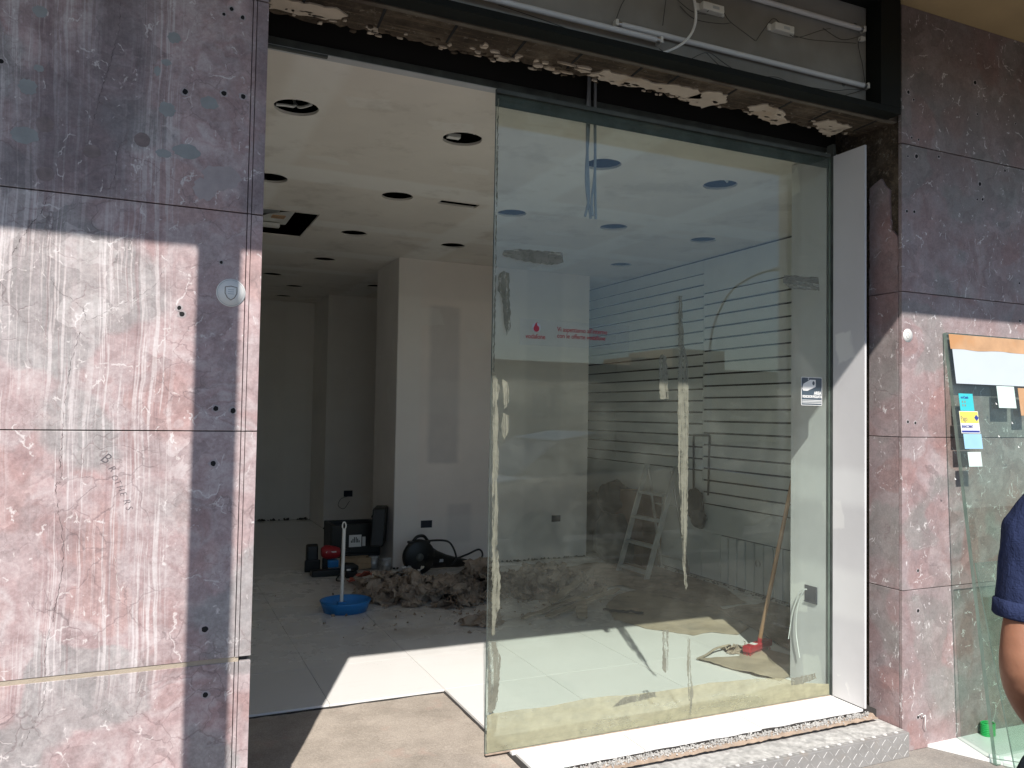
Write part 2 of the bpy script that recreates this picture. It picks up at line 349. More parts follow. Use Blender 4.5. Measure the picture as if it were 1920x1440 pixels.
M['ochre'] = simple('ochre_soffit', (.42, .31, .165), .85, 0, .08, 3, bump=.15, tint=(.36, .265, .15))
def diamondmat():
    n = NT('chequer_aluminium')
    c = n.ramp(n.noise(n.pos, 9, 5, .65), [(.3, (.31, .30, .29)), (.7, (.40, .39, .38))])
    c = n.mix(n.math('MULTIPLY', n.sstep(n.noise(n.pos, 6, 4, .6), .52, .7), .45), c, (.42, .33, .25))
    r = n.math('ADD', .42, n.math('MULTIPLY', n.noise(n.pos, 14, 4), .25))
    return n.done(n.pbsdf(c, r, .35, n.bump(n.noise(n.map(n.pos, (4, 60, 4)), 4, 3), .08, .002)))
M['diamond'] = diamondmat()
M['brightalu'] = simple('worn_bright_aluminium', (.50, .49, .475), .6, .1, .08, 20)
M['blueplastic'] = simple('blue_plastic', (.02, .20, .52), .4, 0, .15, 8)
M['blackplastic'] = simple('black_plastic', (.008, .009, .009), .42, 0, .2, 8)
M['blackrubber'] = simple('black_rubber', (.016, .016, .016), .7, 0, .2, 8)
M['redplastic'] = simple('red_plastic', (.38, .02, .03), .35, 0, .15, 8)
M['wood'] = simple('raw_wood', (.35, .24, .14), .7, 0, .2, 9, bump=.2)
M['tin'] = simple('grey_tin', (.42, .44, .46), .35, .5, .15, 8)
M['paper'] = simple('printed_white', (.75, .75, .73), .7, 0, .04, 8)
def scrapmat():
    n = NT('torn_wallpaper'); oi = n.n("ShaderNodeObjectInfo")
    f = n.noise(n.pos, 5, 6, .65)
    c = n.ramp(f, [(.3, (.19, .145, .11)), (.5, (.34, .27, .21)), (.7, (.46, .38, .305))])
    c = n.mix(n.math('MULTIPLY', n.sstep(n.noise(n.pos, 30, 4, .7), .58, .66), .5), c, (.10, .08, .06))
    return n.done(n.pbsdf(c, .9, 0, n.bump(n.noise(n.pos, 22, 5, .7), .6, .02), .2))
M['scrap'] = scrapmat()
M['card'] = simple('dusty_cardboard', (.37, .30, .22), .9, 0, .2, 6, bump=.25, tint=(.26, .22, .17))
M['glove'] = simple('white_glove_cloth', (.72, .70, .66), .8, 0, .08, 14, bump=.3)
M['redcloth'] = simple('thin_red_plastic', (.45, .12, .09), .5, 0, .2, 14)
M['broomwood'] = simple('broom_wood', (.38, .22, .12), .6, 0, .15, 9)
M['bristle'] = simple('red_broom_bristle', (.55, .05, .06), .6, 0, .2, 30)
M['tarp'] = simple('dark_blue_bag', (.009, .015, .02), .45, 0, .35, 6, bump=.5)
M['carton'] = simple('brown_carton', (.12, .065, .04), .85, 0, .2, 6)
M['socketbox'] = simple('navy_socket_box', (.012, .018, .035), .4)
M['whitecable'] = simple('white_cable', (.70, .71, .70), .45)
M['stickerteal'] = simple('teal_print', (.05, .50, .55), .5, 0, .03)
M['stickeryellow'] = simple('yellow_print', (.80, .68, .12), .5, 0, .03)
M['stickerwhite'] = simple('white_print', (.78, .78, .76), .5, 0, .03)
M['stickerblue'] = simple('navy_print', (.03, .05, .28), .5, 0, .03)
M['stickergrey'] = simple('grey_print', (.25, .22, .18), .5, 0, .03)
M['stickerpale'] = simple('sticker_back_blue', (.30, .52, .70), .6, 0, .06)
M['stickermint'] = simple('sticker_back_mint', (.58, .72, .68), .6, 0, .06)
M['bandwhite'] = simple('white_paper_sheet', (.50, .555, .60), .6, 0, .04, 3)
M['tapebrown'] = simple('brown_packing_tape', (.50, .30, .165), .4, 0, .15, 10, tint=(.48, .25, .11))
M['cctv'] = simple('dark_sign_print', (.06, .085, .11), .35, 0, .06)
M['greyprint'] = simple('pale_grey_print', (.45, .48, .50), .5, 0, .04)
M['redprint'] = simple('red_lettering', (.36, .012, .03), .5, 0, .05)
M['markerink'] = simple('black_marker', (.10, .09, .10), .8, 0, .3, 40)
M['greenplastic'] = simple('green_hose_plastic', (.02, .42, .10), .35, 0, .1)
M['whiteboard'] = simple('white_laminate_board', (.80, .80, .79), .3, 0, .03)
M['asphalt'] = simple('asphalt', (.055, .055, .057), .9, 0, .25, 30, bump=.4)
M['beigewall'] = simple('far_render', (.44, .36, .24), .9, 0, .1, .3)
M['farwindow'] = simple('far_window', (.06, .07, .08), .2)
M['roofmat'] = simple('far_roof', (.30, .20, .14), .9)
M['steel'] = simple('grey_post_paint', (.30, .31, .32), .5)
M['carpaint'] = simple('silver_car_paint', (.50, .52, .54), .25, .4, .03, 2)
M['carglass'] = simple('car_window', (.015, .018, .02), .05)
M['tyre'] = simple('tyre_rubber', (.02, .02, .02), .8)
def clothmat(name, c, sc=300):
    n = NT(name)
    a = n.ramp(n.noise(n.pos, 14, 5, .6), [(.3, tuple(v * .75 for v in c)), (.7, tuple(v * 1.25 for v in c))])
    h = n.math('ADD', n.noise(n.map(n.pos, (1, 1, .45)), 16, 4, .6), n.math('MULTIPLY', n.noise(n.pos, sc, 2), .15))
    return n.done(n.pbsdf(a, .9, 0, n.bump(h, .7, .02), .2))
M['navycloth'] = clothmat('navy_cotton', (.024, .034, .085))
M['denim'] = clothmat('dark_denim', (.022, .034, .045), 500)
def skinmat():
    n = NT('tanned_skin')
    a = n.ramp(n.noise(n.pos, 7, 5, .6), [(.3, (.27, .12, .07)), (.7, (.37, .18, .11))])
    a = n.mix(n.math('MULTIPLY', n.sstep(n.noise(n.pos, 60, 4, .7), .6, .7), .25), a, (.20, .08, .05))
    return n.done(n.pbsdf(a, .5, 0, n.bump(n.noise(n.pos, 160, 4, .6), .15, .003), .4, **{'Subsurface Weight': .08}))
M['skin'] = skinmat()
M['hair'] = simple('dark_hair', (.02, .016, .012), .6)

# ---------------------------------------------------------------- geometry helpers
class MB:
    def __init__(s): s.v = []; s.f = []; s.mi = []; s.sm = []
    def add(s, vs, fs, mi=0, smooth=False):
        b = len(s.v); s.v += [tuple(v) for v in vs]
        for f in fs: s.f.append(tuple(b + i for i in f)); s.mi.append(mi); s.sm.append(smooth)
        return s
    def box(s, x0, x1, y0, y1, z0, z1, mi=0):
        v = [(x0, y0, z0), (x1, y0, z0), (x1, y1, z0), (x0, y1, z0), (x0, y0, z1), (x1, y0, z1), (x1, y1, z1), (x0, y1, z1)]
        return s.add(v, [(0, 3, 2, 1), (4, 5, 6, 7), (0, 1, 5, 4), (1, 2, 6, 5), (2, 3, 7, 6), (3, 0, 4, 7)], mi)
    def obox(s, c, ax, ay, az, mi=0):
        """oriented box: centre and three half-extent vectors"""
        c, ax, ay, az = map(Vector, (c, ax, ay, az))
        v = [c + a * ax + b * ay + d * az for d in (-1, 1) for a, b in ((-1, -1), (1, -1), (1, 1), (-1, 1))]
        return s.add(v, [(0, 3, 2, 1), (4, 5, 6, 7), (0, 1, 5, 4), (1, 2, 6, 5), (2, 3, 7, 6), (3, 0, 4, 7)], mi)
    def tube(s, pts, r, n=8, mi=0, caps=True):
        pts = [Vector(p) for p in pts]; rs = r if isinstance(r, (list, tuple)) else [r] * len(pts)
        up = None; rings = []
        for i, p in enumerate(pts):
            t = (pts[min(i + 1, len(pts) - 1)] - pts[max(i - 1, 0)]).normalized()
            if up is None: up = t.orthogonal().normalized()
            up = (up - t * up.dot(t)); up = up.normalized() if up.length > 1e-6 else t.orthogonal().normalized()
            b = t.cross(up)
            rings.append([p + (up * math.cos(2 * math.pi * k / n) + b * math.sin(2 * math.pi * k / n)) * rs[i] for k in range(n)])
        v = [q for rg in rings for q in rg]; f = []
        for i in range(len(pts) - 1):
            for k in range(n): f.append((i * n + k, i * n + (k + 1) % n, (i + 1) * n + (k + 1) % n, (i + 1) * n + k))
        s.add(v, f, mi, True)
        if caps:
            s.add(rings[0], [tuple(range(n))[::-1]], mi); s.add(rings[-1], [tuple(range(n))], mi)
        return s
    def lathe(s, prof, c=(0, 0, 0), n=24, mi=0, axis='z', sx=1, sy=1):
        c = Vector(c); v = []; f = []
        for r, z in prof:
            for k in range(n):
                a = 2 * math.pi * k / n; p = Vector((math.cos(a) * r * sx, math.sin(a) * r * sy, z))
                if axis == 'y': p = Vector((p.x, -p.z, p.y))
                if axis == 'x': p = Vector((p.z, p.x, p.y))
                v.append(c + p)
        for i in range(len(prof) - 1):
            for k in range(n): f.append((i * n + k, i * n + (k + 1) % n, (i + 1) * n + (k + 1) % n, (i + 1) * n + k))
        return s.add(v, f, mi, True)
    def prism(s, poly, a, b, plane='xz', mi=0):
        """extrude polygon (2D) from a to b along the remaining axis"""
        def P(u, w, t): return (u, t, w) if plane == 'xz' else ((u, w, t) if plane == 'xy' else (t, u, w))
        n = len(poly); v = [P(u, w, a) for u, w in poly] + [P(u, w, b) for u, w in poly]
        f = [tuple(range(n)), tuple(range(n, 2 * n))[::-1]] + [(i, i + n, (i + 1) % n + n, (i + 1) % n) for i in range(n)]
        return s.add(v, f, mi)
    def build(s, name, mats, parent=None, bevel=0.0, xf=None, fixn=True):
        me = bpy.data.meshes.new(name); me.from_pydata(s.v, [], s.f)
        if not isinstance(mats, (list, tuple)): mats = [mats]
        for m in mats: me.materials.append(M[m] if isinstance(m, str) else m)
        me.polygons.foreach_set('material_index', s.mi); me.polygons.foreach_set('use_smooth', s.sm)
        if fixn:
            import bmesh
            bm = bmesh.new(); bm.from_mesh(me); bmesh.ops.recalc_face_normals(bm, faces=bm.faces); bm.to_mesh(me); bm.free()
        me.update()
        o = bpy.data.objects.new(name, me); COL.objects.link(o)
        if bevel:
            b = o.modifiers.new('bevel', 'BEVEL'); b.width = bevel; b.segments = 2; b.limit_method = 'ANGLE'; b.angle_limit = R(40)
        if xf is not None: o.matrix_world = xf
        if parent is not None:
            o.parent = parent
            if parent.type == 'EMPTY' or True:
                o.matrix_parent_inverse = parent_inv(parent)
        return o
def parent_inv(p):
    m = Matrix.LocRotScale(p.location, p.rotation_euler, p.scale)
    q = p.parent
    if q is not None: m = Matrix.LocRotScale(q.location, q.rotation_euler, q.scale) @ m if q.type == 'EMPTY' else m
    return m.inverted() if p.type == 'EMPTY' else Matrix.Identity(4)
def tag(o, label=None, cat=None, group=None, kind=None):
    if label: o['label'] = label
    if cat: o['category'] = cat
    if group: o['group'] = group
    if kind: o['kind'] = kind
    return o
def thing(name, label, cat, loc=(0, 0, 0), group=None):
    o = bpy.data.objects.new(name, None); COL.objects.link(o); o.location = loc; o.empty_display_size = .1
    return tag(o, label, cat, group)
def struct(name, mb, mat, **k): return tag(mb.build(name, mat, **k), kind='structure')
def jag(pts, amp, step, seed=0, closed=True):
    """subdivide a 2D outline and roughen it"""
    rnd = random.Random(seed); out = []; n = len(pts)
    for i in range(n if closed else n - 1):
        a = Vector(pts[i]); b = Vector(pts[(i + 1) % n]); L = (b - a).length; k = max(1, int(L / step))
        nn = Vector((-(b - a).y, (b - a).x)).normalized() if L > 0 else Vector((0, 0))
        for j in range(k):
            p = a.lerp(b, j / k); out.append(tuple(p + nn * rnd.uniform(-amp, amp)))
    if not closed: out.append(tuple(pts[-1]))
    return out
def blob(cx, cz, rx, rz, seed, n=16, rough=.16):
    rnd = random.Random(seed)
    return [(cx + rx * math.cos(2 * math.pi * k / n) * (1 + rnd.uniform(-rough, rough)), cz + rz * math.sin(2 * math.pi * k / n) * (1 + rnd.uniform(-rough, rough))) for k in range(n)]
def catmull(pts, n=6):
    P = [Vector(p) for p in pts]; out = []
    for i in range(len(P) - 1):
        p0 = P[max(i - 1, 0)]; p1 = P[i]; p2 = P[i + 1]; p3 = P[min(i + 2, len(P) - 1)]
        for j in range(n):
            t = j / n
            out.append(.5 * ((2 * p1) + (-p0 + p2) * t + (2 * p0 - 5 * p1 + 4 * p2 - p3) * t * t + (-p0 + 3 * p1 - 3 * p2 + p3) * t ** 3))
    out.append(P[-1]); return out
def text(name, body, size, loc, mat, parent, rot=(R(90), 0, 0), align='LEFT', sx=1.0, bold=0.0, ext=0.0003, shear=0):
    c = bpy.data.curves.new(name, 'FONT'); c.body = body; c.size = size; c.align_x = align; c.extrude = ext; c.offset = bold; c.resolution_u = 3
    c.shear = shear
    c.materials.append(M[mat]); o = bpy.data.objects.new(name, c); COL.objects.link(o)
    o.location = loc; o.rotation_euler = rot; o.scale = (sx, 1, 1)
    dg = bpy.context.evaluated_depsgraph_get(); me = bpy.data.meshes.new_from_object(o.evaluated_get(dg)); q = bpy.data.objects.new(name, me)
    q.location = o.location; q.rotation_euler = o.rotation_euler; q.scale = o.scale
    bpy.data.objects.remove(o); COL.objects.link(q); q.name = name; o = q
    if parent is not None: o.parent = parent; o.matrix_parent_inverse = parent_inv(parent)
    return o

# ================================================================ GROUND AND SHELL
YF = 2.83            # facade plane
# road, pavement
struct('road', MB().box(-150, 150, -150, -1.6, -.60, -.30), 'asphalt')
b = MB().box(-40, 40, 1.9, 12, -.62, -.172); struct('sidewalk', b, 'sidewalk')
struct('added_low_bounce_pavement', MB().box(-40, 40, -1.45, 1.897, -.62, -.173), 'lowbouncepave')  # added out of frame, dark to cut warm bounce onto the shaded marble
b = MB()
for i in range(40): b.box(-20 + i * 1.0 + .004, -20 + (i + 1) * 1.0 - .004, -1.6, -1.45, -.62, -.165)
kb = struct('kerb', b, 'steel'); 
# shop floor
floor = struct('shop_floor', MB().box(-.8, 5.0, 4.02, 12.2, -.17, -.012).box(1.45, 5.0, 2.985, 4.02, -.17, -.012), 'grout')
tm = MB().box(.0014, .5986, .0014, .5986, -.011, 0).build('tile', 'tile')
tile_me = tm.data; first = True
xs = [-.34 + .6 * i for i in range(9)]
for x in xs:
    for k in range(12):
        y = 4.03 + .6 * k
        if first: o = tm; first = False
        else: o = tm.copy(); COL.objects.link(o)
        o.location = (x, y, random.uniform(-.0012, 0)); o.parent = floor
for x in (1.46, 2.06, 2.66, 3.26, 3.86, 4.46):
    o = tm.copy(); COL.objects.link(o); o.location = (x, 3.43, random.uniform(-.001, 0)); o.parent = floor
for i, (x0, x1) in enumerate(((1.46, 2.06), (2.06, 2.66), (2.66, 3.26), (3.26, 3.86))):   # cut row behind the glass
    MB().box(x0 + .0014, x1 - .0014, 3.172, 3.4286, -.011, 0).build('tile', 'tile', floor)
for i, (x0, x1) in enumerate(((1.475, 2.008), (2.014, 2.658), (2.664, 3.308))):
    poly = jag([(x0, 2.985 + .004 * i), (x1, 2.985)], .004, .05, i, closed=False)
    poly += [(x1, 3.165), (x0, 3.165)]
    MB().prism(poly, -.011, .0, 'xy').build('tile', 'tile', floor)
# screed in front of the doorway where tiles were lifted
def gridsheet(x0, x1, y0, y1, nx, ny, zf):
    b = MB(); v = []; f = []
    for j in range(ny + 1):
        for i in range(nx + 1):
            x = x0 + (x1 - x0) * i / nx; y = y0 + (y1 - y0) * j / ny; v.append((x, y, zf(x, y)))
    for j in range(ny):
        for i in range(nx):
            a = j * (nx + 1) + i; f.append((a, a + 1, a + nx + 2, a + nx + 1))
    return b.add(v, f, 0, True)
sc = gridsheet(-.2, 1.475, 2.2, 4.04, 60, 70, lambda x, y: -.016 + .006 * mn.noise(Vector((x * 5, y * 5, 0))) + .002 * mn.noise(Vector((x * 30, y * 30, 4))))
struct('bare_screed_floor', sc, 'concrete')
# threshold: rubble line, adhesive strip
b = MB()
for i in range(2600):
    x = random.uniform(1.52, 3.33); y = random.gauss(2.968, .008); r = random.uniform(.001, .0042)
    z = -.030 + random.uniform(0, .018) - max(0, (2.97 - y)) * .5
    q = Euler((random.random() * 6, random.random() * 6, random.random() * 6)).to_matrix()
    b.obox((x, y, z), q @ Vector((r, 0, 0)), q @ Vector((0, r * .8, 0)), q @ Vector((0, 0, r * .6)))
tag(b.build('mortar_crumbs', 'rubble'), 'crumbs of broken grey mortar along the front edge of the white threshold tiles', 'rubble', kind='stuff')
sb = gridsheet(1.45, 3.36, 2.935, 2.99, 120, 6, lambda x, y: -.034 + .012 * (y - 2.94) / .05 + .007 * mn.noise(Vector((x * 40, y * 60, 0))))
struct('threshold_bed', sb, 'adhesive')
struct('threshold_core', MB().box(1.44, 3.395, 2.82, 2.99, -.17, -.055), 'rubble')

# ---------------------------------------------------------------- diamond plate step
step = thing('checker_plate_step', 'aluminium chequer plate step covering the doorway edge beside the right pillar', 'step', (2.6, 2.8, -.17))
MB().box(1.5, 3.393, 2.79, 2.945, -.060, -.056).box(1.5, 3.393, 2.786, 2.790, -.171, -.056).build('plate', 'diamond', step, bevel=.0015)
def lens(b, c, u, w, n, L, wd, h):
    c, u, w, n = map(Vector, (c, u, w, n))
    v = [c - u * L, c + w * wd, c + u * L, c - w * wd, c + n * h - u * L * .45, c + n * h + u * L * .45]
    b.add(v, [(0, 1, 4), (1, 5, 4), (1, 2, 5), (2, 3, 5), (3, 4, 5), (3, 0, 4)])
b = MB(); bt = MB()
pitch = .037
for face in (0, 1):
    for i in range(60):
        for j in range(5 if face == 0 else 4):
            if 1.52 + i * pitch > 3.385: break
            cx = 1.52 + i * pitch; cv = j * pitch + .016
            if face == 0 and cv > .152: continue
            if face == 1 and cv > .108: continue
            even = (i + j) % 2 == 0
            d = Vector((.7, .7)) if even else Vector((.7, -.7)); e = Vector((-d.y, d.x))
            for k in range(-2, 3):
                q = Vector((cx, cv)) + e * (k * .0050)
                if q.x > 3.385: continue
                ln = .0135 - abs(k) * .0022
                if face == 0: lens(b, (q.x, 2.795 + q.y, -.056), (d.x, d.y, 0), (e.x, e.y, 0), (0, 0, 1), ln, .0021, .0012)
                else: lens(b, (q.x, 2.786, -.062 - q.y), (d.x, 0, d.y), (e.x, 0, e.y), (0, -1, 0), ln, .0020, .0014)
o = b.build('raised_tread', 'brightalu', step, fixn=True); o['kind'] = 'stuff'

# ================================================================ LEFT PILLAR
PJ = .0035
rows = [(-.17, .612), (.628, 1.3765 - PJ / 2), (1.3765 + PJ / 2, 2.1125 - PJ / 2), (2.1125 + PJ / 2, 2.85), (2.8535, 3.55)]
lp = thing('marble_pillar', 'sunlit pillar clad in pale pink banded marble left of the open doorway', 'pillar', (-.4, YF, -.17))
MB().box(-1.6, .325, YF + .022, YF + .5, -.17, 3.6).build('core', 'joint', lp)
panelsL = []
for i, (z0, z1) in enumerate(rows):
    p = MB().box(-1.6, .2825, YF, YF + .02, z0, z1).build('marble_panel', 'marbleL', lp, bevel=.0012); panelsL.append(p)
    MB().box(.285, .2955, YF - .001, YF + .02, z0, z1).build('corner_strip', 'marbleL', lp)
    MB().box(.298, .335, YF, YF + .5, z0, z1).build('return_panel', 'marbleL', lp, bevel=.0015)
MB().box(-1.6, .296, YF + .003, YF + .02, .612, .628).build('mortar_joint', 'mortar', lp)
def onwall(parent, kind, polys, mat, y=YF, t=.0015, sx=0):
    for k, poly in enumerate(polys):
        MB().prism(poly, y + .0005, y - t, 'xz').build(kind, mat, parent)
def wx(px, py):   # left pillar: pixel centre of a mark in the 1920x1440 photo to facade metres (measured once)
    v = Vector(((px - 960), -(py - 720), -1505)); m = cam.matrix_world.to_3x3(); d = m @ v; t = YF / d.y
    return d.x * t, H + d.z * t
PXM = 2.83 / 1505
def pidx(z):
    for i, (a, c) in enumerate(rows):
        if z < c + .004: return i
    return len(rows) - 1
fill = [(-.226, 2.733, .017, .018, 'filler')]
marks = [((327, 71), 10, 10, 'filler'), ((52, 163), 13, 14, 'filler'), ((313, 205), 13, 13, 'filler'), ((47, 253), 19, 14, 'filler'), ((73, 128), 7, 6, 'filler'),
         ((75, 21), 10, 10, 'filler'), ((350, 284), 21, 13, 'filler'), ((307, 288), 12, 8, 'filler'), ((392, 193), 15, 12, 'filler'), ((312, 117), 8, 6, 'filler'),
         ((295, 133), 5, 9, 'filler'), ((84, 233), 13, 13, 'plug'), ((172, 284), 13, 12, 'plug'), ((267, 262), 12, 13, 'plug'), ((85, 326), 13, 12, 'plug'),
         ((415, 333), 30, 22, 'fillerpink'), ((385, 355), 20, 20, 'fillerpink')]
for k, ((px, py), rx, rz, mt) in enumerate(marks):
    x, z = wx(px, py); s = PXM * (1 + .02)
    pl = blob(x, z, rx * s * 1.02, rz * s * .95, k, 22, .06 if mt == 'plug' else .15)
    onwall(panelsL[pidx(z)], 'filler_patch' if mt != 'plug' else 'glue_spot', [pl], mt, t=.0007 + .0004 * k / 16)
def hole(parent, x, z, r, seed, y=YF):
    n = 12; pl = blob(x, z, r * 1.5, r * 1.5, seed, n, .25)
    b = MB(); b.prism(pl, y + .0004, y - .0007, 'xz'); b.build('chipped_rim', 'fillerpink', parent)
    b = MB(); b.prism(blob(x, z, r * .9, r * .95, seed + 1, 10, .15), y - .0007, y - .0014, 'xz'); b.build('drill_hole', 'hole', parent)
for k, (px, py, r) in enumerate([(420, 27, 3), (434, 17, 4), (455, 33, 4), (420, 175, 5), (456, 181, 5), (347, 172, 5), (336, 577, 4), (341, 589, 5), (405, 766, 5), (437, 770, 5), (400, 869, 5), (384, 1180, 6), (385, 1303, 5), (2, 115, 4), (415, 492, 3)]):
    x, z = wx(px, py); hole(panelsL[pidx(z)], x, z, r * PXM, 40 + k)
def crack(parent, pts, w, seed, y=YF, mat='crack', name='crack'):
    rnd = random.Random(seed); P = catmull([(p[0], 0, p[1]) for p in pts], 14); v = []; f = []; n = len(P)
    for i, p in enumerate(P):
        t = (P[min(i + 1, n - 1)] - P[max(i - 1, 0)]); nx = Vector((t.z, 0, -t.x)); nx = nx.normalized() if nx.length else Vector((1, 0, 0))
        c = p + nx * rnd.uniform(-.003, .003); ww = w * .45 * rnd.uniform(.1, 1.0) ** 1.5 * (1 if 0 < i < n - 1 else .1)
        v += [(c.x + nx.x * ww, y - .0008, c.z + nx.z * ww), (c.x - nx.x * ww, y - .0008, c.z - nx.z * ww)]
    for i in range(n - 1): f.append((2 * i, 2 * i + 1, 2 * i + 3, 2 * i + 2))
    MB().add(v, f).build(name, mat, parent, fixn=False)
def ck(pxs, w, seed, side='L', mat='crack', name='crack'):
    pts = [wx(*p) for p in pxs]; zc = sum(p[1] for p in pts) / len(pts)
    pp = panelsL if side == 'L' else panelsR
    crack(pp[min(pidx(zc), len(pp) - 1)], pts, w, seed, mat=mat, name=name)
ck([(226, 0), (222, 60), (208, 115), (192, 165), (180, 210), (170, 245)], .0025, 1)
ck([(236, 262), (222, 280), (216, 330), (203, 358)], .0018, 2)
ck([(92, 362), (80, 395), (60, 420), (35, 455), (22, 480)], .0022, 3)
ck([(95, 520), (110, 545), (140, 565), (160, 590), (148, 625), (134, 680), (124, 740), (119, 806)], .0018, 4)
ck([(118, 812), (113, 860), (114, 900), (104, 915), (116, 1000), (118, 1060), (105, 1130), (100, 1160), (88, 1200), (85, 1265)], .0024, 5)
ck([(86, 1276), (82, 1320), (62, 1360), (40, 1400)], .0016, 6)
ck([(312, 493), (330, 503), (370, 498), (412, 491), (450, 480)], .0010, 7)
ck([(344, 300), (343, 342)], .0012, 8)
ck([(155, 605), (190, 590), (240, 565), (290, 535), (310, 500)], .0011, 9)
# white calcite flecks that stand out
for k, pl in enumerate([[(240, 452), (262, 442), (290, 430)], [(165, 607), (200, 592), (240, 572), (275, 553), (295, 556)], [(90, 440), (100, 455), (110, 460)], [(60, 590), (75, 605), (90, 640)],
                        [(95, 1180), (92, 1200), (90, 1212)], [(215, 1040), (222, 1110), (225, 1130)], [(305, 980), (312, 992), (325, 1003)], [(175, 1272), (200, 1278)], [(190, 1340), (210, 1315)], [(260, 1300), (268, 1272)]]):
    ck(pl, .0018, 60 + k, mat='calcite', name='calcite_vein')
# marker scrawl
gl = thing('marker_scrawl', 'small black marker word scrawled slantwise on the pink marble pillar', 'graffiti', (-.12, YF, 1.3))
gx, gz = wx(186, 862)
for ch, dx, dz, s, a in [('B', 0, 0, .046, -35), ('R', .024, -.028, .03, -50), ('O', .033, -.052, .026, -60), ('T', .042, -.068, .028, -62), ('H', .050, -.085, .028, -65), ('E', .060, -.105, .028, -68), ('R', .070, -.128, .03, -70), ('S', .078, -.150, .03, -72)]:
    text('scrawl_letter', ch, s, (gx + dx, YF - .0006, gz + dz), 'markerink', gl, (R(90), R(-a), 0), sx=.9, bold=-.0006, ext=.0002, shear=.2)

# ================================================================ RIGHT PILLAR
rp = thing('marble_pillar', 'dark veined red and grey marble facade right of the shop opening', 'pillar', (4.6, YF, -.17))
rrows = [(-.17, .612 - PJ / 2), (.612 + PJ / 2, 1.3665 - PJ / 2), (1.3665 + PJ / 2, 2.093 - PJ / 2), (2.093 + PJ / 2, 2.838), (2.8425, 3.55)]
panelsR = []
MB().box(3.42, 7.0, YF + .022, YF + .35, -.17, 3.6).build('core', 'joint', rp)
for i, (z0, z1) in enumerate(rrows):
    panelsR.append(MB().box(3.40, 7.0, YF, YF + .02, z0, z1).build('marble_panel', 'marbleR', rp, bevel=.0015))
    if i < 3: MB().box(3.400, 3.420, YF + .023, 3.03, z0, z1).build('return_panel', 'marbleR', rp, bevel=.0015)
    elif i == 3:
        b = MB(); b.prism(jag([(YF + .024, z0), (3.03, z0), (3.03, 2.66), (2.96, 2.69), (2.905, 2.62), (2.898, 2.42), (YF + .024, 2.37)], .004, .03, 3), 3.402, 3.420, 'yz'); b.build('return_panel', 'marbleR', rp)
MB().box(3.415, 3.44, YF + .03, 3.4, 2.1, 3.3).box(3.412, 3.44, 3.02, 3.4, -.1, 3.3).build('rough_wall', 'lintel', rp)
for k, (px, py, r) in enumerate([(1703, 173, 5), (1713, 187, 3), (1709, 258, 3), (1722, 262, 3), (1718, 293, 6), (1702, 293, 3), (1760, 294, 4), (1837, 345, 6), (1832, 374, 3), (1842, 374, 4), (1700, 396, 4), (1714, 397, 4), (1832, 214, 3), (1904, 232, 3), (1911, 531, 3), (1912, 602, 4), (1702, 791, 4), (1716, 793, 4), (1721, 1070, 4), (1721, 1145, 5), (1721, 1345, 4), (1828, 155, 6), (1884, 320, 4)]):
    x, z = wx(px, py); i = next((j for j, (a, c) in enumerate(rrows) if z < c + .004), 4); hole(panelsR[i], x, z, r * PXM, 90 + k)
def ckr(pxs, w, seed, mat='calcite', name='calcite_vein'):
    pts = [wx(*p) for p in pxs]; zc = sum(p[1] for p in pts) / len(pts)
    i = next((j for j, (a, c) in enumerate(rrows) if zc < c + .004), 4); crack(panelsR[i], pts, w, seed, mat=mat, name=name)
for k, pl in enumerate([[(1812, 440), (1818, 470), (1810, 500), (1820, 520), (1812, 540)], [(1808, 570), (1822, 600), (1812, 618), (1818, 628)], [(1770, 530), (1790, 526), (1800, 520)], [(1826, 500), (1834, 530), (1850, 540)],
                        [(1760, 1010), (1748, 1020), (1735, 1026), (1722, 1030)], [(1716, 1090), (1735, 1085), (1757, 1075)], [(1742, 1205), (1755, 1235)], [(1698, 900), (1702, 930), (1699, 955)], [(1697, 1000), (1703, 1020), (1700, 1040)], [(1705, 730), (1730, 760), (1722, 790)]]):
    ckr(pl, .0019, 160 + k)
ckr([(1733, 1300), (1740, 1320), (1752, 1345), (1757, 1360)], .0014, 181, 'crack', 'crack')
tag(MB().tube(catmull([(3.50, YF - .006, -.005), (3.513, YF - .02, .01), (3.527, YF - .012, -.012), (3.54, YF - .016, -.005), (3.533, YF - .02, -.05), (3.55, YF - .01, -.08)], 8), .0022, 6).build('plaster_drip_cord', 'whitecable'), 'short white curl of old cord stuck low on the right marble facade', 'cord')
# round badges
def badge(x, z, r, label):
    t = thing('round_sticker', label, 'sticker', (x, YF, z), 'round stickers with a printed shield')
    MB().lathe([(.0001, .0012), (r, .0012), (r, .0)], (x, YF, z), 40, axis='y').build('disc', 'stickerwhite', t)
    MB().lathe([(r * .93, .0016), (r * .90, .0016)], (x, YF, z), 40, axis='y').build('ring_print', 'greyprint', t)
    sh = [(-.42, .42), (0, .50), (.42, .42), (.42, -.05), (.25, -.38), (0, -.55), (-.25, -.38), (-.42, -.05), (-.42, .42)]
    MB().tube([(x + a * r * .95, YF - .0018, z + c * r * .95) for a, c in sh], r * .028, 6).build('shield_outline', 'stickergrey', t)
    for k in range(3): MB().box(x - .2 * r, x + .2 * r, YF - .0019, YF - .0012, z + r * (.22 - .15 * k) - .0012, z + r * (.22 - .15 * k) + .0012).build('print_line', 'greyprint', t)
x, z = wx(433, 549); badge(x, z, .047, 'round white shield sticker on the pale pink marble left of the doorway')
x, z = wx(1702, 629); badge(x, z, .033, 'small round white shield sticker on the dark marble right of the doorway')

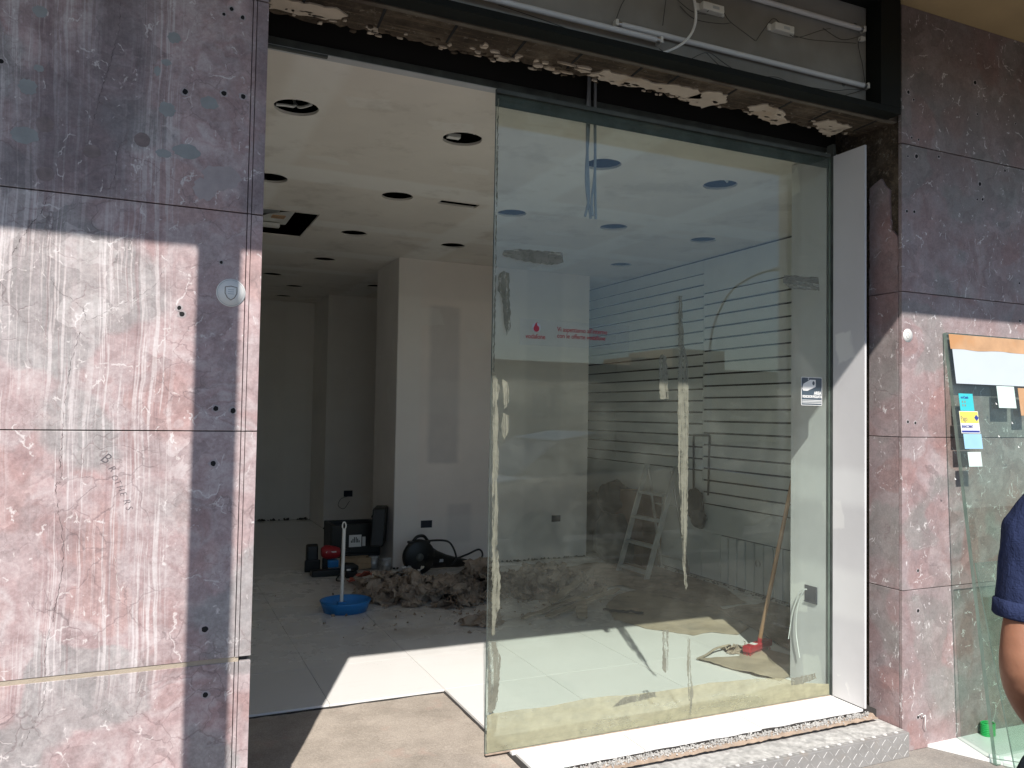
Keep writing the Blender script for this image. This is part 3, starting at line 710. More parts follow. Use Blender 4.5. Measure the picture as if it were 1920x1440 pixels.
# ================================================================ ROOM
struct('ceiling_void', MB().box(-.9, 5.2, 3.32, 12.3, 3.50, 3.55).box(-.9, -.85, 3.3, 12.3, 2.9, 3.5).box(5.0, 5.2, 3.3, 12.3, -.2, 3.5).box(-.9, 5.2, 12.2, 12.3, -.2, 3.5).box(-.9, 5.2, 11.1, 12.2, -.2, -.15), 'void')
CZ = 2.90
holes = [(.60, 3.90), (1.47, 3.95), (2.35, 3.98), (3.21, 4.0), (4.1, 4.03), (.65, 5.17), (1.48, 5.21), (2.35, 5.26), (3.22, 5.28), (4.1, 5.32),
         (1.48, 6.47), (2.36, 6.53), (4.1, 6.58), (1.49, 7.73), (4.1, 7.85), (.63, 7.7), (1.16, 8.87), (1.49, 9.02), (2.35, 9.09), (1.52, 10.5)]
holes = [h for h in holes if h != (1.49, 9.02)] + [(1.49 + .02, 9.6)]
rects = [(.42, 1.11, 5.98, 6.85), (1.78, 2.06, 5.16, 5.26)]
HR = .105; s_ = .14
cells = [(h[0] - s_, h[0] + s_, h[1] - s_, h[1] + s_, h) for h in holes] + [(r[0], r[1], r[2], r[3], 'R') for r in rects]
X0, X1, Y0, Y1 = -.8, 5.0, 3.30, 12.2
b = MB(); ys = sorted({Y0, Y1} | {round(v, 4) for c in cells for v in (c[2], c[3])})
for j in range(len(ys) - 1):
    ya, yb = ys[j], ys[j + 1]
    inn = sorted((c[0], c[1]) for c in cells if c[2] <= ya + 1e-5 and c[3] >= yb - 1e-5)
    x = X0
    for a, c in inn: b.box(x, a, ya, yb, CZ, CZ + .014); x = c
    b.box(x, X1, ya, yb, CZ, CZ + .014)
for i, h in enumerate(holes):
    n = 32; rnd = random.Random(i); v = []
    for k in range(n):
        a = 2 * math.pi * (k + .5) / n; rr = HR * (1 + (rnd.uniform(-.03, .03) if rnd.random() < .3 else 0)); ca, sa = math.cos(a), math.sin(a); m = s_ / max(abs(ca), abs(sa))
        v += [(h[0] + ca * rr, h[1] + sa * rr, CZ), (h[0] + ca * m, h[1] + sa * m, CZ), (h[0] + ca * rr, h[1] + sa * rr, CZ + .014)]
    v += [(h[0] + sx * s_, h[1] + sy * s_, CZ) for sx, sy in ((1, 1), (-1, 1), (-1, -1), (1, -1))]
    f = []
    for k in range(n):
        q = (k + 1) % n; f.append((3 * k, 3 * k + 1, 3 * q + 1, 3 * q)); f.append((3 * k, 3 * q, 3 * q + 2, 3 * k + 2))
    for c_, k in enumerate((n // 8 - 1, 3 * n // 8 - 1, 5 * n // 8 - 1, 7 * n // 8 - 1)): f.append((3 * k + 1, 3 * n + c_, 3 * (k + 1) + 1))
    b.add(v, f)
struct('ceiling', b, 'ceil', fixn=False)
for i, ((hx, hy), pts) in enumerate([((.60, 3.90), [(-.09, .03, .012), (-.05, .03, .016), (.0, .055, .03), (.0, .09, .08)]), ((.60, 3.90), [(.005, .09, .06), (.02, .06, .03), (.035, .0, .012), (.06, -.06, .006)]), ((1.47, 3.95), [(.0, -.02, .06), (.04, .03, .08), (.09, .05, .06)]), ((2.35, 3.98), [(.02, -.08, .03), (.03, .02, .07), (.02, .08, .2)]), ((1.48, 6.47), [(-.03, -.05, .04), (.03, .03, .06), (.08, .04, .05)]), ((3.21, 4.0), [(-.06, -.05, .04), (0, -.02, .05), (.08, .03, .04)])]):
    where = ['hole nearest the marble pillar, left cable', 'hole nearest the marble pillar, right cable', 'second front hole left of the glass', 'hole behind the hanging conduits', 'back hole above the column', 'front right hole behind glass'][i]
    tag(MB().tube(catmull([(hx + p[0], hy + p[1], CZ + p[2]) for p in pts], 8), .008, 6).build('ceiling_cable', 'whitecable'), 'grey cable inside the ceiling ' + where, 'cable', 'loose cables inside the ceiling holes')
tag(MB().box(1.40, 1.47, 3.97, 4.01, CZ + .012, CZ + .034).build('lamp_transformer', 'whiteplastic', bevel=.003), 'small white lamp driver lying in the round ceiling hole left of the glass', 'transformer')
# hanging metal profile and thin furring inside the void
ac = thing('ceiling_air_unit', 'white air handling unit seen through the square hole cut in the ceiling', 'air conditioner', (.75, 6.4, 3.1))
MB().box(.44, .98, 6.05, 6.75, CZ + .07, CZ + .40).build('casing', 'whiteplastic', ac, bevel=.01)
MB().box(.30, .62, 6.05, 6.4, CZ + .03, CZ + .065).build('motor_bracket', 'tin', ac, bevel=.005)
MB().lathe([(.001, 0), (.10, 0), (.10, .03), (.085, .04)], (.74, 6.10, CZ + .02), 24).build('round_duct', 'tin', ac)
MB().box(.83, .93, 6.42, 6.52, CZ + .064, CZ + .07).build('orange_label', 'tapebrown', ac)
MB().box(.72, .92, 6.66, 6.72, CZ + .03, CZ + .06).build('terminal_box', 'whiteplastic', ac)
MB().tube(catmull([(.55, 6.2, CZ + .05), (.65, 6.45, CZ + .045), (.7, 6.5, CZ + .05), (.8, 6.3, CZ + .06), (.95, 6.12, CZ + .05)], 8), .012, 8).build('black_hose', 'wire', ac)
# walls
struct('back_wall', MB().box(-.8, 2.0, 10.95, 11.1, 0, CZ - .002).box(2.0, 5.0, 10.02, 10.2, 0, CZ - .002).box(2.0, 2.1, 10.2, 11.1, 0, CZ - .002), 'backwall')
struct('left_wall', MB().box(-.85, -.8, 3.3, 11.1, 0, CZ - .002), 'backwall')
struct('left_front_wall', MB().box(-.8, .298, 3.33, 3.36, -.01, 3.5), 'backwall')
struct('dust_line', gridsheet(-.6, 2.6, 9.86, 10.95, 2, 2, lambda x, y: -.02), 'blackdust')
colm = struct('plaster_column', MB().box(2.1, 4.14, 7.25, 8.03, .004, CZ - .002), ['column'])
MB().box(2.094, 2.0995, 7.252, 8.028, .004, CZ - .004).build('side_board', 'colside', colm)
# skirting grime
for nm, (x0, x1, y0, y1) in {'a': (-.6, 1.99, 10.90, 10.945), 'b': (2.0, 2.9, 9.96, 10.015), 'c': (2.1, 4.14, 7.225, 7.247), 'd': (4.52, 4.58, 3.6, 9.0)}.items():
    b = MB()
    for i in range(160):
        x = random.uniform(x0, x1); y = random.uniform(y0, y1); r = random.uniform(.004, .02) * (1 if nm in 'ab' else .6)
        q = Euler((random.random() * 6, random.random() * 6, random.random() * 6)).to_matrix()
        b.obox((x, y, r * .4), q @ Vector((r, 0, 0)), q @ Vector((0, r, 0)), q @ Vector((0, 0, r * .5)))
    tag(b.build('dust_debris', 'blackdust'), {'a': 'dark dust along the foot of the far back wall', 'b': 'dark dust along the nearer step of the back wall', 'c': 'grit along the foot of the plaster column', 'd': 'grit along the foot of the slatted wall'}[nm], 'dust', kind='stuff')
# right wing wall (plasterboard) and its bright edge
ww = thing('plasterboard_reveal', 'white plasterboard reveal between the glass and the right marble pillar', 'wall lining', (3.31, 3.0, 0))
MB().box(3.310, 3.3225, 2.977, 3.185, .003, 2.862).build('board', 'panelwhite', ww, bevel=.0008)
MB().box(3.3085, 3.3225, 3.187, 3.228, .003, 2.862).build('glass_channel', 'alumdk', ww)
MB().box(3.310, 3.40, 3.232, 3.49, .003, CZ - .004).build('inner_board', 'panelwhite', ww)
MB().box(3.312, 3.33, 3.187, 3.232, 2.866, 2.93).box(3.325, 3.41, 3.06, 3.30, -.01, 2.86).build('metal_stud', 'alumdk', ww)
# slat wall
SX = 4.60
sw = thing('slat_wall', 'white slatted display wall with dark horizontal grooves on the right side of the shop', 'display wall', (SX, 6.0, 0))
MB().box(SX + .02, SX + .10, 3.3, 9.5, .0, CZ - .003).build('backing', 'groove', sw)
def slats(y0, y1, top, first, n, pitch, bot):
    MB().box(SX, SX + .018, y0, y1, first + .004, top).build('top_board', 'slat', sw)
    zs = first
    for i in range(n):
        MB().box(SX, SX + .018, y0, y1, zs - pitch + .008, zs - .008).build('slat', 'slat', sw); zs -= pitch
    return zs
zl = slats(5.957, 7.45, 2.885, 2.767, 17, .1062, 0)
z3 = slats(7.453, 9.4, 2.885, 2.767, 17, .1062, 0)
MB().box(SX, SX + .018, 5.957, 9.4, .01, zl - .0045).build('base_board', 'slat', sw)
zr = slats(3.35, 5.953, 2.885, 2.580, 18, .1062, 0)
MB().box(SX, SX + .018, 3.35, 5.953, .42, zr - .0045).build('base_board', 'slat', sw)
MB().box(SX, SX + .018, 5.70, 5.953, .01, .417).build('base_board', 'slat', sw)
y = 5.70
while y > 3.45:
    MB().box(SX, SX + .018, y - .1085 + .008, y - .008, .01, .412).build('vertical_slat', 'slat', sw, bevel=.0015); y -= .1095
MB().lathe([(.03, .0), (.03, .004), (.022, .004), (.022, .0)], (SX - .004, 5.216, .252), 24, axis='x').build('cable_grommet', 'alumdk', sw)
MB().box(SX + .001, SX + .02, 3.3, 9.5, 2.887, 2.895).build('shadow_gap', 'groove', sw)
MB().box(SX + .10, SX + .2, 3.3, 9.5, 0, 3.5).build('wall_core', 'void', sw)
struct('right_front_wall', MB().box(3.40, 4.62, 3.44, 3.49, 0, 3.5), 'panelwhite')

# sockets
def socket(c, w, h, ax, label, cable=None):
    t = thing('socket_box', label, 'socket box', c, 'recessed electrical boxes')
    x, y, z = c
    if ax == 'y':
        MB().box(x - w, x + w, y - .003, y - .0005, z - h, z + h).box(x - w, x - w + .004, y - .008, y - .003, z - h, z + h).box(x - w, x + w, y - .008, y - .003, z + h - .004, z + h).build('box', 'socketbox', t)
    else:
        MB().box(x - .003, x - .0005, y - w, y + w, z - h, z + h).box(x - .010, x - .003, y - w, y - w + .004, z - h, z + h).box(x - .010, x - .003, y - w, y + w, z - h, z - h + .004).build('box', 'socketbox', t)
    if cable: MB().tube(catmull(cable, 8), .003, 6).build('cable', 'whitecable' if ax == 'x' else 'wire', t)
socket((2.412, 7.25, .40), .055, .034, 'y', 'blue black socket box low on the column left of the glass')
socket((3.785, 7.25, .40), .05, .032, 'y', 'socket box low on the column seen through the glass')
socket((2.30, 10.02, .42), .055, .038, 'y', 'socket box with a hanging loop of cable on the dark back wall', [(2.30, 10.0, .39), (2.2, 9.97, .36), (2.17, 9.97, .28), (2.24, 9.97, .24), (2.31, 9.98, .33)])
socket((3.31, 3.335, .497), .045, .045, 'x', 'navy socket box with white cables hanging out, behind the right end of the glass',
       [(3.300, 3.36, .52), (3.292, 3.40, .50), (3.290, 3.45, .38), (3.292, 3.485, .22)])
tag(MB().tube(catmull([(3.300, 3.355, .52), (3.290, 3.37, .51), (3.287, 3.41, .42), (3.289, 3.425, .28), (3.292, 3.40, .14)], 8), .003, 6).build('loose_cable', 'whitecable'), 'longer of the white cables drooping from the navy box behind the glass', 'cable')

# ================================================================ GLASS PANE
GX0, GX1, GY = 1.346, 3.302, 3.196
gp = thing('shop_window_pane', 'tall dusty greenish glass pane with tape residue closing the right of the doorway', 'glass pane', (2.3, GY, 0))
b = MB(); b.box(GX0, GX1, GY, GY + .011, .004, 2.872)
b.mi = [1, 1, 0, 1, 0, 1]
b.build('glass', ['glass', 'glassedge'], gp, fixn=True)
MB().box(GX0 + .0, GX1, GY - .004, GY - .001, 2.855, 2.874).box(GX0, GX1, GY + .012, GY + .016, 2.80, 2.874).build('top_rail', 'alumdk', gp)
MB().box(GX0 + .001, GX1, GY - .003, GY + .014, -.003, .0035).build('bottom_bead', 'adhesive', gp)
MB().box(GX0 - .0025, GX0 - .0005, GY + .001, GY + .004, .004, 2.872).build('edge_trim', 'alumdk', gp)
RES = dict(
 A=[(1.393, 2.163), (1.469, 2.177), (1.682, 2.181), (1.688, 2.138), (1.616, 2.12), (1.496, 2.125), (1.432, 2.133), (1.385, 2.143)],
 B=[(1.369, 2.055), (1.394, 2.073), (1.42, 2.066), (1.424, 1.954), (1.431, 1.861), (1.429, 1.818), (1.412, 1.789), (1.396, 1.858), (1.389, 1.951), (1.368, 1.985)],
 D=[(2.32, 2.033), (2.339, 2.035), (2.351, 1.815), (2.377, 1.712), (2.383, 1.428), (2.382, 1.144), (2.382, 0.888), (2.374, 0.736), (2.387, 0.633), (2.372, 0.604), (2.355, 0.762), (2.34, 1.018), (2.326, 1.197), (2.32, 1.478), (2.319, 1.813)],
 E=[(2.209, 1.736), (2.231, 1.75), (2.255, 1.728), (2.264, 1.534), (2.212, 1.532)],
 F=[(2.978, 2.194), (3.087, 2.195), (3.217, 2.2), (3.221, 2.13), (3.015, 2.127), (2.972, 2.152)],
 G=[(2.245, 0.438), (2.275, 0.44), (2.28, 0.252), (2.262, 0.237), (2.244, 0.264)],
 G2=[(2.39, 0.392), (2.402, 0.378), (2.41, 0.225), (2.424, 0.122), (2.409, 0.01), (2.395, 0.126), (2.385, 0.253)],
 H=[(1.971, 0.117), (2.033, 0.155), (2.203, 0.157), (2.215, 0.134), (2.091, 0.125)],
 I=[(3.034, 0.12), (3.196, 0.128), (3.211, 0.099), (3.113, 0.084), (3.038, 0.085)],
 C=[(1.350, 1.612), (1.363, 1.62), (1.385, 1.56), (1.372, 1.49), (1.384, 1.43), (1.378, 1.35), (1.386, 1.25), (1.379, 1.163), (1.388, 1.048), (1.384, 0.933), (1.392, 0.82), (1.402, 0.727), (1.401, 0.614), (1.384, 0.57), (1.379, 0.502), (1.366, .50)],
 C2=[(1.395, 1.60), (1.424, 1.585), (1.430, 1.50), (1.408, 1.47), (1.402, 1.52)],
 C3=[(1.40, 1.455), (1.43, 1.44), (1.430, 1.38), (1.407, 1.33), (1.396, 1.38)],
 J=[(1.352, .48), (1.385, .47), (1.41, .40), (1.405, .30), (1.395, .2), (1.37, .17), (1.352, .18)],
 K=[(1.350, 2.83), (1.356, 2.83), (1.357, 1.63), (1.350, 1.63)])
RM = dict(A='res_h', B='res_d', C='res_v', C2='res_v', C3='res_v', D='res_v', E='res_v', F='res_h', G='res_d', G2='res_v', H='res_d', I='res_d', J='res_d', K='res_d')
for k, (nm, pl) in enumerate(RES.items()):
    MB().prism(jag(pl, .0028, .012, k), GY - .0007 - .00012 * k, GY - .0010 - .00012 * k, 'xz').build('tape_residue', RM[nm], gp)
filmp = [(1.352, .165), (1.379, 0.169), (1.517, 0.168), (1.647, 0.162), (1.727, 0.168), (1.836, 0.173), (1.947, 0.17), (2.062, 0.161), (2.209, 0.157), (2.361, 0.155), (2.518, 0.161), (2.648, 0.153), (2.815, 0.146), (2.988, 0.126), (3.095, 0.091), (3.298, 0.061), (3.298, .006), (1.352, .006)]
MB().prism(jag(filmp, .001, .03, 55), GY - .0002, GY - .0005, 'xz').build('yellow_film', 'film', gp)
MB().prism(jag([(1.9, .006), (2.2, .05), (2.45, .07), (2.8, .075), (3.0, .095), (3.1, .075), (3.29, .055), (3.29, .006)], .004, .015, 57), GY + .0130, GY + .0135, 'xz').build('yellow_film', 'film', gp)
# lettering sticker on the glass
lt = thing('window_lettering', 'clear sticker with a round red logo and two lines of red lettering on the glass', 'window sticker', (1.7, GY, 1.8))
cl = NT('clear_film'); tr = cl.n("ShaderNodeBsdfTransparent"); df = cl.n("ShaderNodeBsdfDiffuse"); df.inputs[0].default_value = (.35, .42, .50, 1)
mx = cl.n("ShaderNodeMixShader"); mx.inputs[0].default_value = .05; cl.set(mx.inputs[1], tr.outputs[0]); cl.set(mx.inputs[2], df.outputs[0]); M['clear'] = cl.done(mx.outputs[0])
MB().box(1.475, 2.04, GY - .0009, GY - .0004, 1.755, 1.872).build('clear_film', 'clear', lt)
LY = GY - .0018
MB().lathe([(.0001, 0), (.022, 0), (.022, -.0006)], (1.556, LY + .0005, 1.834), 30, axis='y').build('logo_disc', 'greyprint', lt)
MB().lathe([(.0001, .0), (.0145, .0)], (1.556, LY - .0004, 1.830), 24, axis='y').build('logo_drop', 'redprint', lt)
MB().prism([(1.5445, 1.837), (1.551, 1.853), (1.562, 1.861), (1.558, 1.852), (1.560, 1.845)], LY - .0006, LY - .0002, 'xz').build('logo_tail', 'redprint', lt)
text('lettering', 'vodofone'.replace('vodof', 'vodaf'), .030, (1.5035, LY, 1.785), 'redprint', lt, sx=.88, bold=.0002)
text('lettering', "Vi aspettiamo all'interno", .0295, (1.660, LY, 1.824), 'redprint', lt, sx=.90, bold=.0001)
text('lettering', 'con le offerte vodafone', .0295, (1.660, LY, 1.795), 'redprint', lt, sx=.90, bold=.0001)
# CCTV sign
cs = thing('camera_sign', 'dark video surveillance sign with a white camera picture at the right edge of the glass', 'sign', (3.17, GY, 1.59))
def rrect(x0, x1, z0, z1, r, n=5):
    out = []
    for cx, cz, a0 in ((x1 - r, z1 - r, 0), (x0 + r, z1 - r, 90), (x0 + r, z0 + r, 180), (x1 - r, z0 + r, 270)):
        for k in range(n + 1): a = R(a0 + 90 * k / n); out.append((cx + r * math.cos(a), cz + r * math.sin(a)))
    return out
MB().prism(rrect(3.098, 3.243, 1.520, 1.668, .008), GY - .0005, GY - .0012, 'xz').build('border', 'stickerwhite', cs)
MB().prism(rrect(3.101, 3.240, 1.523, 1.665, .006), GY - .0012, GY - .0017, 'xz').build('dark_field', 'cctv', cs)
MB().prism([(3.104, 1.607), (3.112, 1.632), (3.160, 1.655), (3.197, 1.655), (3.197, 1.618), (3.140, 1.596), (3.110, 1.597)], GY - .0017, GY - .0022, 'xz').build('camera_picture', 'stickerwhite', cs)
MB().lathe([(.0001, .0024), (.011, .0024)], (3.182, GY, 1.637), 20, axis='y', sx=.75).build('lens_picture', 'cctv', cs)
MB().box(3.144, 3.151, GY - .0022, GY - .0017, 1.652, 1.665).build('bracket_picture', 'greyprint', cs)
text('lettering', 'AREA', .024, (3.186, GY - .002, 1.577), 'stickerwhite', cs, sx=.85, bold=.0008)
text('lettering', 'VIDEOSORVEGLIATA', .0185, (3.105, GY - .002, 1.560), 'stickerwhite', cs, sx=.78, bold=.0006)
for k in range(3): MB().box(3.104, 3.238, GY - .0022, GY - .0017, 1.546 - .0075 * k, 1.549 - .0075 * k).build('print_line', 'stickerwhite', cs)
# ceiling edge profiles above glass line
ep = thing('ceiling_edge_track', 'dented grey metal track along the front edge of the plasterboard ceiling', 'rail', (1.8, 3.28, 2.9))
MB().box(.30, 4.6, 3.262, 3.266, 2.900, 2.935).build('front_lip', 'alumdk', ep)
MB().box(.30, 4.6, 3.270, 3.297, 2.906, 2.909).build('web', 'alum', ep)
MB().box(.30, 4.6, 3.252, 3.300, 2.8955, 2.8995).build('bottom_lip', 'ledge', ep)
MB().box(.30, .62, 3.246, 3.266, 2.886, 2.8945).build('end_clip', 'alumdk', ep)

# ================================================================ LINTEL AND SIGN BOX
lin = thing('broken_lintel', 'rough rusty brown underside of the lintel with a broken plaster edge over the doorway', 'lintel', (1.8, 2.95, 2.95))
edge = jag([(3.41, 3.12), (3.2, 3.10), (2.9, 3.12), (2.6, 3.09), (2.3, 3.115), (2.0, 3.07), (1.7, 3.09), (1.4, 3.085), (1.1, 3.105), (.8, 3.09), (.5, 3.12), (.28, 3.10)], .014, .022, 9, closed=False)
MB().prism([(.28, 2.86), (3.41, 2.86)] + edge, 2.957, 3.02, 'xy').build('soffit', 'lintel', lin)
MB().prism([(.28, 2.86), (3.40, 2.86), (3.40, 2.885), (.28, 2.885)], 2.952, 2.957, 'xy').build('brick_edge', 'lintelpale', lin)
MB().box(.28, 3.41, 2.90, 3.08, 3.02, 3.5).build('beam_core', 'lintel', lin)
rnd = random.Random(5)
for i in range(11):
    x = .45 + i * .28 + rnd.uniform(-.05, .05)
    MB().prism([(x, 2.89), (x + .012, 2.89), (x + .022, 3.05), (x + .014, 3.05)], 2.9545, 2.957, 'xy').build('dark_joint', 'hole', lin)
FL = [[(0.354, 2.993), (0.456, 2.977), (0.532, 2.966), (0.611, 2.967), (0.639, 2.999), (0.629, 3.045), (0.552, 3.069), (0.471, 3.067), (0.361, 3.076)],
 [(1.264, 2.962), (1.398, 2.939), (1.508, 2.962), (1.641, 2.971), (1.727, 3.019), (1.76, 3.085), (1.618, 3.073), (1.464, 3.077), (1.334, 3.066), (1.205, 3.018)],
 [(1.733, 3.016), (1.78, 2.981), (1.893, 2.987), (2.065, 2.991), (2.252, 2.965), (2.319, 3.043), (2.277, 3.078), (2.252, 3.077), (1.999, 3.064), (1.906, 3.097), (1.781, 3.074)],
 [(2.262, 3.086), (2.283, 3.005), (2.333, 2.952), (2.416, 2.959), (2.468, 3.042), (2.421, 3.103), (2.406, 3.133), (2.344, 3.126)],
 [(2.598, 3.036), (2.657, 2.961), (2.771, 2.995), (2.909, 3.087), (2.898, 3.144), (2.89, 3.173), (2.774, 3.122), (2.642, 3.076)],
 [(3.03, 3.051), (3.064, 2.976), (3.245, 3.002), (3.24, 3.075), (3.258, 3.175), (3.197, 3.142)]]
for k, pl in enumerate(FL):
    if k == 1:
        for q in range(26):
            x = rnd.uniform(1.2, 1.76); y = rnd.uniform(2.99, 3.08) + (x - 1.45) * .02
            MB().prism(blob(x, y, rnd.uniform(.01, .04), rnd.uniform(.005, .016), q, 6, .5), 2.950 - rnd.uniform(0, .004), 2.956, 'xy').build('plaster_flake', 'flake', lin)
        continue
    c = Vector((sum(p[0] for p in pl) / len(pl), sum(p[1] for p in pl) / len(pl)))
    pl = [(c.x + (p[0] - c.x), min(p[1], 3.16)) for p in pl]
    MB().prism(jag(pl, .011, .019, k), 2.950, 2.956, 'xy').build('plaster_flake', 'flake', lin)
for q in range(110):
    x = rnd.uniform(.35, 3.3); y = rnd.uniform(3.03, 3.115)
    MB().prism(blob(x, y, rnd.uniform(.006, .02), rnd.uniform(.004, .012), q + 99, 5, .5), 2.950, 2.956, 'xy').build('plaster_crumb', 'flake' if q % 2 else 'lintel', lin)
for o_ in [o for o in bpy.data.objects if o.name.startswith('plaster_crumb')]: pass
# dark band behind the lintel up to the ceiling void
struct('void_backing', MB().box(.2, 5.0, 3.27, 3.30, 2.94, 3.52).box(3.42, 3.5, 3.1, 3.3, 2.86, 3.5), 'void')

sg = thing('sign_box', 'black framed light box sign stripped open above the shop doorway', 'sign', (1.8, 2.80, 3.2))
MB().box(-.4, 3.336, 2.78, 2.870, 2.957, 2.987).build('bottom_frame', 'blackframe', sg, bevel=.002)
MB().box(3.200, 3.336, 2.78, 2.870, 2.9875, 3.548).build('side_frame', 'blackframe', sg, bevel=.002)
MB().box(-.4, 3.1995, 2.872, 2.885, 2.957, 3.548).build('back_panel', 'signback', sg)
MB().box(-.4, 3.1995, 2.80, 2.8715, 2.9875, 2.992).build('ledge', 'ledge', sg)
MB().box(-.4, 3.1995, 2.782, 2.87, 3.50, 3.548).build('top_frame', 'blackframe', sg)
MB().lathe([(.001, .004), (.009, .004), (.012, 0)], (3.05, 2.872, 3.09), 14, axis='y').build('rivet', 'alumdk', sg)
MB().lathe([(.001, .004), (.009, .004), (.012, 0)], (3.13, 2.872, 3.40), 14, axis='y').build('rivet', 'alumdk', sg)
def tubelamp(x0, x1, y, z, label):
    t = thing('fluorescent_tube', label, 'lamp tube', (x0, y, z), 'unlit fluorescent tubes in the sign box')
    MB().tube([(x0 + .02, y, z), (x1 - .02, y, z)], .0125, 14).build('glass_tube', 'tube', t)
    for a, c in ((x0, x0 + .0195), (x1 - .0195, x1)): MB().tube([(a, y, z), (c, y, z)], .0128, 12).build('end_cap', 'alum', t)
    for a in (x0 - .004, x1 + .004): MB().box(a - .007, a + .007, y - .014, min(y + .03, 2.8715), z - .013, z + .015).build('lamp_holder', 'whiteplastic', t, bevel=.003)
tubelamp(.75, 1.95, 2.838, 3.062, 'long unlit tube in front at the left of the open sign box')
tubelamp(1.745, 3.185, 2.855, 3.098, 'long unlit tube running to the lower right corner of the sign box')
tubelamp(2.05, 3.16, 2.855, 3.378, 'unlit tube high in the right part of the open sign box')
def ballast(x, z, label):
    t = thing('lamp_ballast', label, 'lamp ballast', (x, 2.87, z), 'white ballasts screwed in the sign box')
    MB().box(x - .058, x + .058, 2.836, 2.8715, z - .018, z + .018).build('housing', 'whiteplastic', t, bevel=.004)
    for a in (-.0683, .0683): MB().box(x + a - .0098, x + a + .0098, 2.86, 2.8715, z - .016, z + .016).build('mount_tab', 'whiteplastic', t, bevel=.003)
    MB().box(x - .006, x + .03, 2.8354, 2.836, z - .006, z + .007).build('rating_print', 'greyprint', t)
ballast(2.235, 3.272, 'white ballast nearer the middle of the sign box back')
ballast(2.645, 3.268, 'white ballast nearer the right end of the sign box back')
WY = 2.85
wires = [[(1.74, 3.11), (1.79, 3.22), (1.90, 3.285), (2.0, 3.28), (2.12, 3.235), (2.20, 3.235)],
         [(2.20, 3.245), (2.26, 3.29), (2.30, 3.275), (2.33, 3.23), (2.42, 3.20), (2.48, 3.175)],
         [(2.07, 3.25), (2.15, 3.21), (2.27, 3.205), (2.33, 3.222)],
         [(2.48, 3.175), (2.53, 3.24), (2.58, 3.30), (2.63, 3.29), (2.69, 3.25), (2.74, 3.245), (2.86, 3.30), (2.95, 3.34)],
         [(2.70, 3.245), (2.8, 3.245), (2.95, 3.27), (3.10, 3.29)],
         [(3.16, 3.345), (3.13, 3.30), (3.16, 3.2), (3.18, 3.12)],
         [(2.9, 3.33), (3.02, 3.30), (3.12, 3.33)],
         [(1.95, 3.03), (2.02, 3.00), (2.10, 3.01), (2.2, 3.06), (2.30, 3.04), (2.42, 2.995), (2.47, 2.998)],
         [(2.2, 3.06), (2.33, 3.01), (2.44, 3.0)],
         [(2.50, 2.996), (2.65, 3.005), (2.85, 3.02), (2.98, 3.04), (3.05, 3.05), (3.18, 3.075)],
         [(2.48, 2.997), (2.6, 3.03), (2.75, 3.01), (2.95, 3.0), (3.1, 3.05), (3.19, 3.09)],
         [(1.2, 3.05), (1.45, 3.03), (1.62, 3.01), (1.75, 3.0), (1.9, 3.005)],
         [(1.99, 3.275), (1.985, 3.22), (1.975, 3.14)]]
wl = ['thin black wire looping left from the connector in the sign box', 'black wire arching over the middle ballast', 'black wire sagging under the middle ballast', 'black wire arching over the right ballast', 'straight wire right of the right ballast', 'wire dropping beside the right frame of the sign box', 'short wire under the upper tube', 'wire sagging onto the pale ledge at the middle', 'second wire down to the small connector on the ledge', 'wire along the ledge to the right corner', 'wavy wire under the long right tube', 'wire lying behind the front left tube', 'short wire hanging straight from the connector']
for k, (w, l) in enumerate(zip(wires, wl)):
    rr = random.Random(k)
    tag(MB().tube(catmull([(x, WY + rr.uniform(-.015, .012), z) for x, z in w], 7), .0016, 5).build('sign_wire', 'wire'), l, 'wire', 'loose black wires in the sign box')
tag(MB().tube(catmull([(2.07, 2.83, 3.40), (2.10, 2.80, 3.26), (2.105, 2.80, 3.15), (2.05, 2.80, 3.06), (1.95, 2.82, 3.0), (1.87, 2.835, 2.993)], 10), .006, 8).build('white_flex', 'whitecable'), 'thick pale flex curling in a big loop across the open sign box', 'cable')
for (x, z, l) in ((1.995, 3.285, 'white terminal connector at the top of the wires left of the ballasts'), (2.475, 3.002, 'white terminal connector lying on the pale ledge'), (3.155, 3.33, 'white connector beside the end of the upper tube')):
    tag(MB().box(x - .014, x + .014, 2.845, 2.868, z - .010, z + .010).box(x - .02, x - .008, 2.84, 2.86, z - .016, z - .011).build('wire_connector', 'whiteplastic', bevel=.002), l, 'connector', 'white wire connectors in the sign box')
# hanging conduits
for i, (pts, l) in enumerate([([(1.835, 3.245, 3.05), (1.828, 3.245, 2.8), (1.838, 3.25, 2.6), (1.845, 3.25, 2.47), (1.826, 3.25, 2.375)], 'leftmost of the grey conduits hanging from the ceiling slot behind the glass'),
                              ([(1.845, 3.255, 3.05), (1.843, 3.255, 2.8), (1.832, 3.255, 2.55), (1.860, 3.255, 2.37)], 'grey conduit crossing over its neighbour at the lower end, behind the glass'),
                              ([(1.868, 3.245, 3.05), (1.870, 3.245, 2.8), (1.871, 3.24, 2.6), (1.855, 3.24, 2.45), (1.862, 3.24, 2.38)], 'inner right conduit of the bundle hanging behind the glass'),
                              ([(1.876, 3.255, 3.05), (1.878, 3.255, 2.8), (1.880, 3.255, 2.55), (1.884, 3.25, 2.37)], 'rightmost of the grey conduits hanging behind the glass')]):
    tag(MB().tube(catmull(pts, 8), .0065, 8).build('hanging_conduit', 'conduit'), l, 'conduit', 'grey conduits hanging behind the glass')

